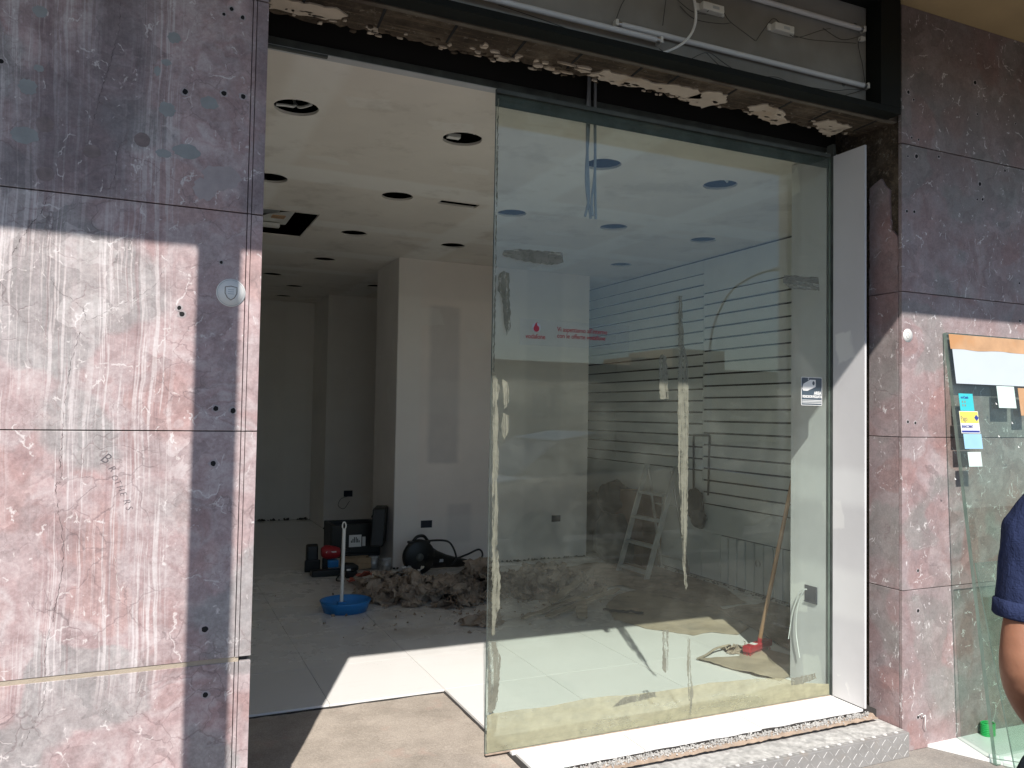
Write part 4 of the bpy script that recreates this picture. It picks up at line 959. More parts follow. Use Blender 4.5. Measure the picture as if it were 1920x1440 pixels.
# canopy overhead
cn = thing('canopy', 'ochre painted canopy soffit over the pavement above the shopfront', 'canopy', (0, 2.1, 3.55))
MB().box(-14, 14, 1.55, 2.829, 3.55, 3.70).box(3.34, 14, 2.829, 2.86, 3.55, 3.70).build('soffit', 'ochre', cn)
MB().box(-14, 14, 1.47, 1.55, 3.392, 3.72).build('fascia', 'ochre', cn)
struct('upper_facade', MB().box(-14, 14, 2.86, 3.2, 3.551, 9.0).box(-14, -1.601, 2.84, 3.2, -.17, 3.549).box(7.001, 14, 2.84, 3.2, -.17, 3.549), 'beigewall')
for x, l in ((-.338, 'grey steel post under the canopy edge left of the camera'), (4.60, 'grey steel post under the canopy edge to the right')):
    p = thing('canopy_post', l, 'post', (x, 1.51, -.17), 'posts under the canopy edge')
    MB().box(x - .055, x + .055, 1.462 if x > 0 else 1.48, 1.56, -.168, 3.39).build('shaft', 'steel', p, bevel=.004)
    MB().box(x - .09, x + .09, 1.44, 1.60, -.171, -.160).build('base_plate', 'steel', p)

# ================================================================ INTERIOR OBJECTS
# dust pan with long handle
dp = thing('long_handled_dustpan', 'round blue plastic basin dustpan with an upright white handle on the tiled floor', 'dustpan', (1.34, 5.85, 0))
c = (1.345, 5.86, 0)
MB().lathe([(.001, .004), (.150, .004), (.172, .07), (.180, .082), (.186, .08), (.178, .066), (.156, .0), (.001, .0)], c, 40, sy=.9).build('basin', 'blueplastic', dp)
MB().tube([(1.300, 5.789, .075), (1.303, 5.789, .35), (1.306, 5.789, .60)], .0125, 12).build('handle', 'whiteplastic', dp)
MB().tube([(1.306 + .013 * math.cos(a), 5.789, .625 + .026 * math.sin(a)) for a in [k * math.pi / 8 for k in range(17)]], .0048, 8).build('hanging_loop', 'whiteplastic', dp)
MB().box(1.27, 1.33, 5.77, 5.81, .04, .085).build('handle_socket', 'blueplastic', dp, bevel=.005)
# toolbox open
tb = thing('tool_case', 'black tool case standing open with its lid raised against the column', 'tool case', (1.8, 7.4, 0))
def ob(c, ax, ay, az): return MB().obox(c, ax, ay, az)
MB().box(1.56, 2.02, 7.42, 7.46, .13, .40).box(1.56, 2.02, 7.74, 7.78, .13, .40).box(1.56, 1.60, 7.461, 7.739, .13, .40).box(1.98, 2.02, 7.461, 7.739, .13, .40).box(1.56, 2.02, 7.42, 7.78, .10, .129).build('tray', 'blackplastic', tb, bevel=.006)
lx = Vector((.16, .055, 0)).normalized(); lz = Vector((.06, .06, .34)); ly = Vector((-.055, .16, 0)).normalized()
MB().obox((1.99, 7.36, .39), Vector((.055, -.02, 0)), Vector((.05, .13, 0)), Vector((.015, .02, .17))).build('lid', 'blackplastic', tb, bevel=.012)
for k in range(3): MB().obox((1.935 + .0, 7.40, .30 + .09 * k), (.003, 0, 0), (.04, .11, 0), (0, 0, .008)).build('lid_rib', 'blackrubber', tb)
MB().box(1.95, 1.975, 7.33, 7.338, .30, .345).build('latch', 'tin', tb, bevel=.003)
st = thing('printed_card', 'white card with black fan shaped bars lying against the black tool case', 'card', (1.78, 7.41, .2))
MB().box(1.72, 1.835, 7.408, 7.412, .195, .305).build('card', 'paper', st)
for k, (dx, h) in enumerate([(-.036, .02), (-.022, .035), (-.008, .05), (.008, .05), (.022, .035), (.036, .02)]): MB().box(1.7775 + dx - .004, 1.7775 + dx + .004, 7.405, 7.4079, .235, .235 + h).build('printed_bar', 'blackplastic', st)
text('print', '. . . . .', .02, (1.74, 7.405, .215), 'stickergrey', st)
tag(MB().box(1.843, 1.872, 7.40, 7.412, .2, .285).build('small_card', 'paper'), 'narrow white card beside the bar printed card at the tool case', 'card')
# red drill tool
rt = thing('red_power_tool', 'red and black power tool lying by the tool case left of the blue dustpan handle', 'power tool', (1.55, 7.25, .1))
MB().tube([(1.44, 7.26, .19), (1.47, 7.26, .19), (1.50, 7.26, .185), (1.56, 7.26, .18), (1.60, 7.26, .18)], [.04, .06, .065, .055, .04], 14).build('body', 'redplastic', rt)
MB().box(1.45, 1.50, 7.24, 7.28, .03, .14).build('grip', 'blackplastic', rt, bevel=.01)
MB().tube([(1.60, 7.26, .18), (1.66, 7.26, .18), (1.70, 7.25, .178)], [.03, .028, .015], 12).build('chuck', 'blackplastic', rt)
MB().box(1.47, 1.56, 7.20, 7.207, .19, .20).build('stripe_print', 'stickerwhite', rt)
tag(MB().box(1.49, 1.585, 7.2, 7.3, .055, .12).build('blue_battery', 'blueplastic', bevel=.01), 'small dark blue battery pack under the red power tool', 'battery')
tag(MB().prism([(7.37, 0), (7.47, 0), (7.46, .12), (7.45, .235), (7.40, .245), (7.375, .22), (7.365, .1)], 1.335, 1.435, 'yz').box(1.31, 1.45, 7.34, 7.364, .0, .11).build('black_tool_bag', 'blackplastic', bevel=.012), 'upright narrow black tool bag standing leftmost among the tools', 'tool bag')
tag(MB().box(1.33, 1.60, 7.10, 7.20, .0, .055).build('black_tool_sleeve', 'blackplastic', bevel=.01), 'flat black tool case lying in front of the upright black tool bag', 'tool case')
dr = thing('cordless_drill', 'black cordless drill lying on the tiles behind the white dustpan handle', 'drill', (1.6, 6.95, 0))
MB().tube([(1.56, 7.0, .08), (1.60, 7.0, .09), (1.66, 7.0, .085), (1.71, 7.0, .08)], [.025, .045, .045, .02], 12).build('body', 'blackplastic', dr)
MB().box(1.60, 1.70, 6.96, 7.03, .003, .055).build('battery', 'blackplastic', dr, bevel=.006)
MB().box(1.60, 1.635, 6.952, 6.955, .07, .085).build('white_mark', 'stickerwhite', dr)
MB().tube(catmull([(1.56, 6.98, .05), (1.52, 6.93, .03), (1.50, 6.88, .008), (1.56, 6.84, .008)], 6), .006, 6).build('cable', 'wire', dr)
cr = thing('wooden_crate', 'low box of grey brown planks beside the black tool case', 'crate', (1.75, 7.25, 0))
for k in range(2): MB().box(1.64, 1.90, 7.28, 7.30, .012 + .052 * k, .060 + .052 * k).build('plank', 'wood', cr, bevel=.002)
MB().box(1.64, 1.90, 7.40, 7.415, .01, .112).build('plank', 'wood', cr); MB().box(1.64, 1.655, 7.301, 7.399, .01, .11).build('plank', 'wood', cr); MB().box(1.885, 1.90, 7.301, 7.399, .01, .11).build('plank', 'wood', cr)
for (x, y, l) in ((1.935, 7.33, 'left of the two small grey tins at the foot of the column'), (2.02, 7.20, 'right of the two small grey tins at the foot of the column')):
    t = thing('small_tin', l, 'tin', (x, y, 0), 'small grey tins at the column foot')
    MB().lathe([(.001, 0), (.043, 0), (.043, .05), (.045, .053), (.043, .056), (.043, .108), (.001, .108)], (x, y, 0), 22).build('can', 'tin', t)
    MB().lathe([(.0435, .105), (.046, .108), (.046, .114), (.001, .114)], (x, y, 0), 22).build('lid', 'ledge', t)
# angle grinder / saw with cable
sx, sy = 2.24, 6.93
cs_ = thing('disc_cutter', 'big black disc cutter with looped cable lying at the foot of the column', 'power tool', (sx, sy, 0))
MB().lathe([(.001, .035), (.13, .035), (.155, .02), (.155, -.02), (.13, -.035), (.001, -.035)], (sx, sy, .158), 32, axis='y', sx=.95).build('blade_guard', 'blackplastic', cs_)
MB().lathe([(.001, .05), (.03, .05), (.035, .036)], (sx, sy, .158), 16, axis='y').build('arbor', 'alumdk', cs_)
MB().tube([(sx + .05, sy + .04, .15), (sx + .15, sy + .06, .12), (sx + .28, sy + .09, .09), (sx + .42, sy + .13, .06), (sx + .52, sy + .15, .05)], [.09, .085, .06, .045, .03], 14).build('motor_body', 'blackplastic', cs_)
MB().tube(catmull([(sx - .06, sy, .29), (sx - .02, sy, .335), (sx + .04, sy, .34), (sx + .09, sy + .02, .29)], 6), .014, 8).build('top_handle', 'blackplastic', cs_)
MB().box(sx - .1, sx + .1, sy - .03, sy + .04, .275, .30).build('guard_lug', 'blackplastic', cs_, bevel=.008)
MB().box(sx + .17, sx + .23, sy - .01, sy - .003, .10, .125).build('pale_label', 'greyprint', cs_)
MB().tube(catmull([(sx + .52, sy + .15, .05), (sx + .64, sy + .18, .05), (sx + .70, sy + .2, .10), (sx + .66, sy + .2, .155), (sx + .52, sy + .16, .12), (sx + .38, sy + .12, .10), (sx + .25, sy + .1, .15), (sx + .1, sy + .06, .25), (sx + .05, sy, .29), (sx + .22, sy + .02, .29), (sx + .32, sy + .05, .25), (sx + .38, sy + .06, .12), (sx + .33, sy + .05, .06)], 8), .009, 8).build('power_cable', 'wire', cs_)

# crumpled paper
def sheet(b, c, size, yaw, tilt, seed, crump=.35, thick=0):
    n = 9; rr = random.Random(seed); o = Vector((rr.random() * 50, rr.random() * 50, rr.random() * 50))
    rot = Euler((tilt, rr.uniform(-.5, .5), yaw)).to_matrix(); v = []
    sxx, syy = size
    for j in range(n + 1):
        for i in range(n + 1):
            u, w = i / n - .5, j / n - .5
            if i in (0, n) or j in (0, n): u *= 1 + rr.uniform(-.18, .12); w *= 1 + rr.uniform(-.18, .12)
            p = Vector((u * sxx, w * syy, 0)); q = p * (5.0 / max(sxx, syy) * .5) + o
            d1 = mn.noise(q); d2 = abs(mn.noise(q * 2.3)); 
            p += Vector((mn.noise(q * 1.3 + Vector((9, 0, 0))) * crump * .5, mn.noise(q * 1.3 + Vector((0, 9, 0))) * crump * .5, (d1 * 1.0 - d2 * .8) * crump)) * max(sxx, syy)
            p = rot @ p; p += Vector(c)
            p.z = max(p.z, .003 + .004 * rr.random()); v.append(p)
    f = []
    for j in range(n):
        for i in range(n):
            a = j * (n + 1) + i; f += [(a, a + 1, a + n + 2), (a, a + n + 2, a + n + 1)]
    b.add(v, f, 0, False)
def pile(cx, cy, rx, ry, hgt, n, seed, ang=0):
    rr = random.Random(seed); b = MB()
    for i in range(n):
        r = math.sqrt(rr.random()); a = rr.random() * 2 * math.pi
        x, y = rx * r * math.cos(a), ry * r * math.sin(a); ca, sa = math.cos(ang), math.sin(ang)
        h = hgt * max(0, 1 - r * r) * rr.uniform(.4, 1)
        s = rr.uniform(.11, .24)
        sheet(b, (cx + x * ca - y * sa, cy + x * sa + y * ca, h), (s, s * rr.uniform(.5, .9)), rr.random() * 6.3, rr.uniform(-1.1, 1.1), seed * 100 + i, rr.uniform(.18, .38))
    return b
b = pile(1.98, 6.02, .50, .27, .17, 95, 1, -.55)
b2 = pile(1.82, 6.5, .16, .20, .14, 26, 2); b.v += []
tag(b.build('torn_wallpaper_heap', 'scrap', fixn=False), 'heap of crumpled grey brown torn paper on the tiles beside the blue dustpan', 'rubbish heap', kind='stuff')
tag(b2.build('torn_wallpaper_scraps', 'scrap', fixn=False), 'smaller heap of torn brown paper in front of the grey tins', 'rubbish heap', kind='stuff')
tag(pile(2.52, 6.22, .26, .18, .20, 46, 3).build('torn_wallpaper_mound', 'scrap', fixn=False), 'mound of torn brown paper touching the left edge of the glass', 'rubbish heap', kind='stuff')
tag(pile(3.02, 5.95, .52, .30, .20, 90, 4, -.1).build('torn_wallpaper_bank', 'scrap', fixn=False), 'darker bank of torn paper seen through the glass', 'rubbish heap', kind='stuff')
tag(pile(2.15, 5.18, .10, .05, .03, 9, 6).build('paper_crumbs', 'scrap', fixn=False), 'few dark crumpled scraps near the sun patch left of the glass', 'rubbish heap', kind='stuff')
b = MB()
for i in range(200):
    x = random.gauss(2.3, .55); y = random.gauss(5.75, .35); r = random.uniform(.002, .012)
    q = Euler((random.random() * 6, random.random() * 6, random.random() * 6)).to_matrix()
    b.obox((x, y, r * .3), q @ Vector((r, 0, 0)), q @ Vector((0, r, 0)), q @ Vector((0, 0, r * .3)))
tag(b.build('floor_crumbs', 'scrap'), 'loose dark crumbs scattered over the tiles around the torn paper', 'rubble', kind='stuff')
# white work gloves / white scrap on the heap
b = MB(); sheet(b, (1.98, 6.45, .14), (.20, .15), .4, -.5, 501, .22); sheet(b, (2.06, 6.42, .12), (.08, .16), 1.4, -.7, 502, .2)
tag(b.build('white_work_glove', 'glove', fixn=False), 'crumpled white work glove lying on top of the torn paper heap', 'glove')
b = MB(); sheet(b, (2.03, 6.93, .035), (.14, .10), .2, 0, 503, .3)
tag(b.build('black_rag', 'blackrubber', fixn=False), 'black rag between the disc cutter and the torn paper heap', 'rag')
b = MB(); sheet(b, (1.68, 6.78, .05), (.16, .22), .9, -.3, 504, .3)
tag(b.build('red_plastic_bag', 'redcloth', fixn=False), 'thin reddish plastic bag at the left end of the paper heap', 'bag')
# split boards
def board(p0, p1, w, t, label, mat='card', seed=0):
    a, c = Vector(p0), Vector(p1); d = c - a; L = d.length; u = d.normalized(); s = u.cross(Vector((0, 0, 1))).normalized(); up = s.cross(u)
    b = MB(); n = 16; v = []; f = []
    for i in range(n + 1):
        q = a + d * i / n + up * (.012 * mn.noise(Vector((i * .4, seed, 0))));
        ww = w * (1 + .25 * mn.noise(Vector((i * .6, seed + 5, 0)))) * (.6 if i in (0, n) else 1)
        for sx_, sz_ in ((-1, 0), (1, 0), (1, 1), (-1, 1)): v.append(q + s * ww * sx_ + up * t * sz_)
    for i in range(n):
        for k in range(4): f.append((i * 4 + k, i * 4 + (k + 1) % 4, (i + 1) * 4 + (k + 1) % 4, (i + 1) * 4 + k))
    f += [(3, 2, 1, 0), (4 * n, 4 * n + 1, 4 * n + 2, 4 * n + 3)]
    b.add(v, f); return tag(b.build('split_board', mat), label, 'board', 'split boards lying behind the glass')
board((2.43, 5.14, .01), (3.36, 5.62, .05), .022, .015, 'longest thin split board, reaching furthest left behind the glass', 'card', 1)
board((2.60, 5.10, .02), (3.44, 5.50, .07), .03, .012, 'split board lying just in front of the longest one', 'card', 2)
board((2.83, 5.00, .01), (3.02, 5.36, .05), .04, .02, 'short stubby board end lying crosswise under the others', 'card', 3)
board((2.75, 5.32, .06), (3.30, 5.85, .09), .035, .012, 'split board resting on the paper bank behind the glass', 'card', 4)
board((3.08, 5.14, .02), (3.33, 4.98, .01), .012, .012, 'thin dark stick ending at the edge of the sun patch', 'blackrubber', 5)
# cardboard sheets on floor
def flatsheet(name, pl, z, mat, label, amp=.006, seed=0, curl=.0):
    import bmesh
    poly = jag(pl, amp, .03, seed)
    bm = bmesh.new(); vs = [bm.verts.new((p[0], p[1], 0)) for p in poly]; bm.faces.new(vs)
    bmesh.ops.triangulate(bm, faces=bm.faces); bmesh.ops.subdivide_edges(bm, edges=bm.edges, cuts=3, use_grid_fill=True)
    for v in bm.verts: v.co.z = z + curl * abs(mn.noise(Vector((v.co.x * 3.5, v.co.y * 3.5, seed)))) + .004 * abs(mn.noise(Vector((v.co.x * 12, v.co.y * 12, 3))))
    me = bpy.data.meshes.new(name); bm.to_mesh(me); bm.free(); me.materials.append(M[mat])
    o = bpy.data.objects.new(name, me); COL.objects.link(o); s = o.modifiers.new('t', 'SOLIDIFY'); s.thickness = .003
    return tag(o, label, 'cardboard')
flatsheet('cardboard_sheet', [(3.05, 4.93), (3.15, 4.62), (3.22, 4.55), (3.33, 4.40), (3.50, 4.42), (3.62, 4.30), (3.80, 4.40), (3.95, 4.75), (4.1, 5.3), (3.9, 5.75), (3.5, 5.6), (3.2, 5.3)], .004, 'card', 'large torn dusty cardboard sheet crossing the sun line behind the glass', seed=1, curl=.012)
flatsheet('cardboard_sheet', [(3.02, 3.95), (3.30, 3.90), (3.42, 4.02), (3.55, 3.95), (3.62, 3.75), (3.40, 3.55), (3.31, 3.50), (3.22, 3.47), (3.15, 3.55)], .006, 'card', 'torn cardboard piece under the red broom head', seed=2, curl=.03)
flatsheet('brown_paper_layer', [(3.9, 5.0), (4.3, 5.0), (4.5, 5.6), (4.5, 6.6), (4.0, 6.9), (3.2, 6.6), (2.9, 6.2), (3.3, 5.75), (3.7, 5.9)], .004, 'scrap', 'dirty brown paper layer covering the tiles around the step ladder', seed=3, curl=.02)
flatsheet('brown_paper_layer', [(3.62, 3.7), (4.2, 3.7), (4.5, 4.2), (4.5, 4.95), (3.95, 4.9), (3.80, 4.3)], .005, 'scrap', 'dirty paper in the shaded corner behind the red broom', seed=4, curl=.03)
tag(MB().tube(catmull([(3.02, 3.94, .012), (3.12, 3.98, .015), (3.22, 4.02, .03), (3.35, 4.05, .03)], 5), .007, 6).build('bent_stick', 'card'), 'thin bent stick at the left corner of the torn cardboard near the broom', 'stick')
b = MB()
for i in range(8): sheet(b, (3.33 + i * .02, 4.02 - .012 * i + random.uniform(-.03, .03), .02), (.12, .07), random.random() * 6, .3, 700 + i, .35)
tag(b.build('grey_rag', 'scrap', fixn=False), 'crumpled grey rag on the cardboard beside the broom head', 'rag')
# broom
br = thing('push_broom', 'broom with a red head and wooden handle leaning behind the right end of the glass', 'broom', (3.47, 3.92, 0))
hb = Vector((3.475, 3.93, .055)); ht = Vector((3.43, 3.545, 1.30))
MB().tube([hb, hb.lerp(ht, .5), ht], .0125, 12).build('handle', 'broomwood', br)
u = Vector((.94, .33, 0)).normalized(); w_ = Vector((-.33, .94, 0))
MB().obox(hb + Vector((-.01, 0, -.008)), u * .135, w_ * .028, Vector((0, 0, .020))).build('head', 'redplastic', br, bevel=.008)
MB().tube([hb - Vector((0, 0, .01)), hb + (ht - hb).normalized() * .045], .0145, 10).build('handle_socket', 'redplastic', br)
b = MB()
for i in range(170):
    q = hb + u * random.uniform(-.13, .13) + w_ * random.uniform(-.026, .026) - Vector((.01, 0, .028)); e = q + Vector((random.uniform(-.012, .012), random.uniform(-.014, .014), -q.z + .004))
    b.tube([q, e], .0016, 3, caps=False)
b.build('bristles', 'bristle', br)['kind'] = 'stuff'
MB().obox(hb + Vector((-.01, 0, .0125)) - w_ * .0 + u * -.05, u * .02, w_ * .02, Vector((0, 0, .0008))).build('pale_label', 'stickerwhite', br)
# step ladder
ld = thing('step_ladder', 'aluminium step ladder with wide treads leaning towards the slatted wall', 'ladder', (4.1, 6.2, 0))
def lp_(z): return Vector((4.05 + .31 * (z - .04), 6.22 + .02 * z, z))
tw = [.155, .19, .20, .20]
uu = Vector((-.05, 1, 0)).normalized()
for k, z in enumerate((.06, .285, .51, .735)):
    hw = [.21, .20, .19, .18][k]
    MB().obox(lp_(z), Vector((.035, 0, .0)), uu * hw, Vector((0, 0, .012))).build('tread', 'ladderalu', ld, bevel=.003)
for s in (-1, 1):
    MB().obox((lp_(0) + lp_(1.0)) / 2 + uu * s * .215, Vector((.022, 0, -.004)), uu * .012, Vector((.155, .0, .50))).build('side_rail', 'ladderalu', ld, bevel=.002)
    a = lp_(.95) + uu * s * .17; c = Vector((4.52, 6.25, .02)) + uu * s * .2
    MB().tube([a, c], .012, 6).build('rear_leg', 'alum', ld)
for z in (.13, .62): MB().tube([Vector((4.50 - .1 * z, 6.25, z)) - uu * .19, Vector((4.50 - .1 * z, 6.25, z)) + uu * .19], .008, 6).build('rear_brace', 'alum', ld)
# dark bags and carton behind the ladder
def lump(c, r, seed, mat, name, label, cat):
    n, m = 26, 16; b = MB(); v = []; f = []
    for j in range(m + 1):
        th = math.pi * j / m
        for i in range(n):
            ph = 2 * math.pi * i / n; d = Vector((math.sin(th) * math.cos(ph), math.sin(th) * math.sin(ph), math.cos(th)))
            k = 1 + .28 * mn.noise(d * 1.9 + Vector((seed, 0, 0))) + .10 * abs(mn.noise(d * 6 + Vector((seed, 3, 0))))
            p = Vector((d.x * r[0] * k, d.y * r[1] * k, d.z * r[2] * k)) + Vector(c); p.z = max(p.z, .004); v.append(p)
    for j in range(m):
        for i in range(n): f.append((j * n + i, j * n + (i + 1) % n, (j + 1) * n + (i + 1) % n, (j + 1) * n + i))
    b.add(v, f, 0, True); return tag(b.build(name, mat, fixn=True), label, cat)
lump((4.36, 7.55, .26), (.20, .28, .34), 3, 'tarp', 'rubbish_sack', 'dark sack standing nearest the column behind the ladder', 'sack')
lump((4.30, 6.95, .20), (.20, .24, .26), 5, 'tarp', 'rubbish_sack', 'lower dark sack slumped directly behind the ladder treads', 'sack')
lump((4.42, 7.15, .60), (.15, .24, .17), 8, 'tarp', 'dark_jacket', 'dark blue cloth bundle on top of the brown carton', 'cloth')
ct = thing('brown_carton', 'dark brown carton standing behind the step ladder against the slatted wall', 'carton', (4.47, 6.9, 0))
MB().box(4.36, 4.58, 6.55, 7.35, .0, .70).build('body', 'carton', ct, bevel=.004)
MB().box(4.358, 4.575, 6.93, 6.97, .701, .703).build('tape', 'tapebrown', ct)
# hanging strap tool on slat wall
hs = thing('hanging_strap_tool', 'black tool hanging in a tall thin strap loop on the slatted wall', 'tool', (4.58, 5.96, 1.2))
loop = [(SX - .012, 6.065, .72), (SX - .012, 6.073, 1.28), (SX - .012, 5.84, 1.287), (SX - .012, 5.855, .75)]
for a, c in zip(loop[:-1], loop[1:]):
    a, c = Vector(a), Vector(c); d = (c - a); MB().obox((a + c) / 2, d / 2, d.normalized().cross(Vector((1, 0, 0))) * .010, Vector((.003, 0, 0))).build('strap', 'blackrubber', hs)
lump((SX - .06, 5.99, .66), (.05, .13, .13), 12, 'blackplastic', 'tool_body', None, None).parent = hs
bpy.data.objects['tool_body'].matrix_parent_inverse = parent_inv(hs)
lump((SX - .06, 5.93, .55), (.045, .09, .10), 14, 'blackplastic', 'tool_grip', None, None).parent = hs
bpy.data.objects['tool_grip'].matrix_parent_inverse = parent_inv(hs)

# ================================================================ RIGHT SIDE: LEANING PANES
def pane(name, x0, x1, ztop, ytop, zbot, ybot, t, label, mat='glassloose'):
    g = thing(name, label, 'glass pane', (x0, ybot, zbot), 'loose glass panes leaning on the facade')
    U = Vector((0, ytop - ybot, ztop - zbot)); L = U.length; u = U.normalized(); n = Vector((0, -u.z, u.y))
    b = MB(); c = Vector(((x0 + x1) / 2, (ytop + ybot) / 2, (ztop + zbot) / 2))
    b.obox(c, Vector(((x1 - x0) / 2, 0, 0)), n * t / 2, u * L / 2); b.mi = [1, 1, 0, 1, 0, 1]
    # obox faces: bottom, top, -n side, +x, +n side, -x
    o = b.build('glass', [mat, 'glassedge'], g); return g, u, n, c, L
g1, u1, n1, c1, L1 = pane('leaning_glass_pane', 3.69, 4.95, 1.90, 2.817, -.168, 2.560, .019, 'large glass pane with payment stickers leaning on the right marble facade')
def P1(x, z):   # point on the outer face of the big pane
    k = (z + .168) / (1.90 + .168); return Vector((x, 2.560 + (2.817 - 2.560) * k, z)) + n1 * .0098
def onpane(parent, name, x0, x1, z0, z1, mat, lift=.0006, sk=0):
    a = [P1(x0 + sk, z1), P1(x1 + sk, z1), P1(x1, z0), P1(x0, z0)]
    v = [p + n1 * 0 for p in a] + [p + n1 * lift for p in a]
    return MB().add(v, [(0, 1, 2, 3), (7, 6, 5, 4), (0, 4, 5, 1), (1, 5, 6, 2), (2, 6, 7, 3), (3, 7, 4, 0)]).build(name, mat, parent)
def px_on_pane(px, py):
    v = Vector(((px - 960), -(py - 720), -1505)); d = cam.matrix_world.to_3x3() @ v; o = Vector((0, 0, H)) - P1(3.7, 0); t = -o.dot(n1) / d.dot(n1)
    p = Vector((0, 0, H)) + d * t; return p.x, p.z
def pxr(a, c):  # measured rectangle on the pane
    (x0, z1), (x1, z0) = px_on_pane(*a), px_on_pane(*c); return min(x0, x1), max(x0, x1), min(z0, z1), max(z0, z1)
rt_ = lambda o: o
x0, x1, z0, z1 = pxr((1797, 738), (1827, 771))
s1 = thing('payment_sticker', 'small turquoise card payment sticker at the top of the sticker column on the leaning glass', 'sticker', P1(x0, z0))
onpane(s1, 'backing', x0, x1, z0, z1, 'stickerteal')
tr1 = math.atan2(u1.y, u1.z)
text('lettering', 'ooCash', .018, tuple(P1(x0 + .012, z1 - .025) + n1 * .001), 'stickerblue', s1, (R(90) - tr1, 0, 0), bold=.0006)
for dx in (.022, .040):
    for dz in (.042, .060): MB().obox(P1(x0 + dx, z1 - dz) + n1 * .001, (.004, 0, 0), n1 * .0003, u1 * .005).build('icon', 'stickergrey', s1)
x0, x1, z0, z1 = pxr((1798, 771), (1838, 813))
s2 = thing('payment_sticker', 'yellow white and blue payment sticker in the middle of the column on the leaning glass', 'sticker', P1(x0, z0))
onpane(s2, 'backing', x0, x1, z0, z1, 'stickerwhite')
onpane(s2, 'yellow_field', x0 + .002, x1 - .003, z0 + (z1 - z0) * .46, z1 - .003, 'stickeryellow', .0012)
onpane(s2, 'blue_bar', x0 + .004, x1 - .004, z0 + .004, z0 + .014, 'stickerblue', .0012)
text('lettering', 'Pago', .037, tuple(P1(x0 + .004, z0 + (z1 - z0) * .56) + n1 * .002), 'stickergrey', s2, (R(90) - tr1, 0, 0), sx=.72, bold=.0002)
text('lettering', 'BANCOMAT', .021, tuple(P1(x0 + .006, z0 + (z1 - z0) * .24) + n1 * .002), 'stickerblue', s2, (R(90) - tr1, 0, 0), sx=.74, bold=.0002)
q = P1(x1 - .017, z0 + (z1 - z0) * .70) + n1 * .0016
MB().obox(q, (Vector((1, 0, 0)) + u1) * .0085, n1 * .0003, (Vector((-1, 0, 0)) + u1) * .0085).build('diamond_print', 'stickerblue', s2)
x0, x1, z0, z1 = pxr((1806, 814), (1843, 842)); o = onpane(None, 'plain_sticker', x0, x1, z0, z1, 'stickerpale'); tag(o, 'plain light blue sticker back under the yellow payment sticker', 'sticker')
x0, x1, z0, z1 = pxr((1814, 848), (1842, 875)); o = onpane(None, 'plain_sticker', x0, x1, z0, z1, 'stickermint'); tag(o, 'lowest pale mint square sticker on the leaning glass', 'sticker')
x0, x1, z0, z1 = pxr((1868, 724), (1906, 766)); o = onpane(None, 'plain_sticker', x0, x1, z0, z1, 'stickermint'); tag(o, 'large pale mint square right of the turquoise sticker', 'sticker')
x0, x1, z0, z1 = pxr((1908, 728), (1935, 780)); o = onpane(None, 'tape_piece', x0, x1, z0, z1, 'tapebrown'); tag(o, 'brown tape patch at the right of the pale square on the leaning glass', 'tape')
x0, x1, z0, z1 = pxr((1776, 646), (1900, 712)); o = onpane(None, 'paper_band', 3.72, 4.93, 1.64, 1.82, 'bandwhite'); tag(o, 'broad bluish white paper band across the top of the leaning glass', 'paper')
b = MB(); v = []; N = 24
for i in range(N + 1):
    x = 3.705 + 1.23 * i / N; zl_ = 1.817 + .008 * mn.noise(Vector((x * 6, 0, 0))); v += [P1(x, 1.893) + n1 * .001, P1(x, zl_) + n1 * (.001 + .003 * abs(mn.noise(Vector((x * 9, 2, 0)))))]
b.add(v, [(2 * i, 2 * i + 1, 2 * i + 3, 2 * i + 2) for i in range(N)]); tag(b.build('brown_tape_strip', 'tapebrown', fixn=False), 'wrinkled brown packing tape along the top edge of the leaning glass', 'tape')
for k in range(5):
    x, z = [px_on_pane(*p) for p in ((1867, 759), (1872, 820), (1790, 900), (1897, 795), (1909, 840))][k]
    p = P1(x, z) + n1 * .001; MB().add([p, p + Vector((.012, 0, 0)), p + u1 * .012], [(0, 1, 2)]).build('paper_scrap', 'stickerwhite', g1, fixn=False)
g2, u2, n2, c2, L2 = pane('leaning_glass_pane', 3.70, 4.6, .76, 2.664, -.166, 2.47, .008, 'small green tinted glass sheet leaning in front of the larger pane')
# white boards on the ground
wb = MB().prism([(3.56, 2.86), (4.6, 2.80), (4.6, 2.42), (3.78, 2.44)], -.171, -.155, 'xy').build('white_board', 'whiteboard', bevel=.001)
tag(wb, 'white laminate board lying on the pavement under the leaning glass', 'board')
tag(MB().prism([(3.70, 2.60), (4.5, 2.62), (4.5, 2.36), (3.92, 2.37)], -.150, -.136, 'xy').build('white_board', 'whiteboard', bevel=.001), 'upper white board resting across the one under the leaning glass', 'board')
gh = thing('green_ribbed_hose', 'short bright green ribbed hose end standing on the white board', 'hose', (3.97, 2.80, -.155))
for k in range(7): MB().tube([(3.97 + .036 * math.cos(a), 2.792 + .028 * math.sin(a), -.150 + .009 * k) for a in [j * math.pi / 12 for j in range(25)]], .0040, 8).build('rib', 'greenplastic', gh)
b = MB(); sheet(b, (3.42, 2.55, -.15), (.10, .06), .3, .1, 901, .3)
for i, v in enumerate(b.v): b.v[i] = (v[0], v[1], v[2] - .172 if v[2] > -.1 else v[2])
tag(b.build('red_netting_scrap', 'redcloth', fixn=False), 'scrap of red netting on the pavement near the white boards', 'scrap')

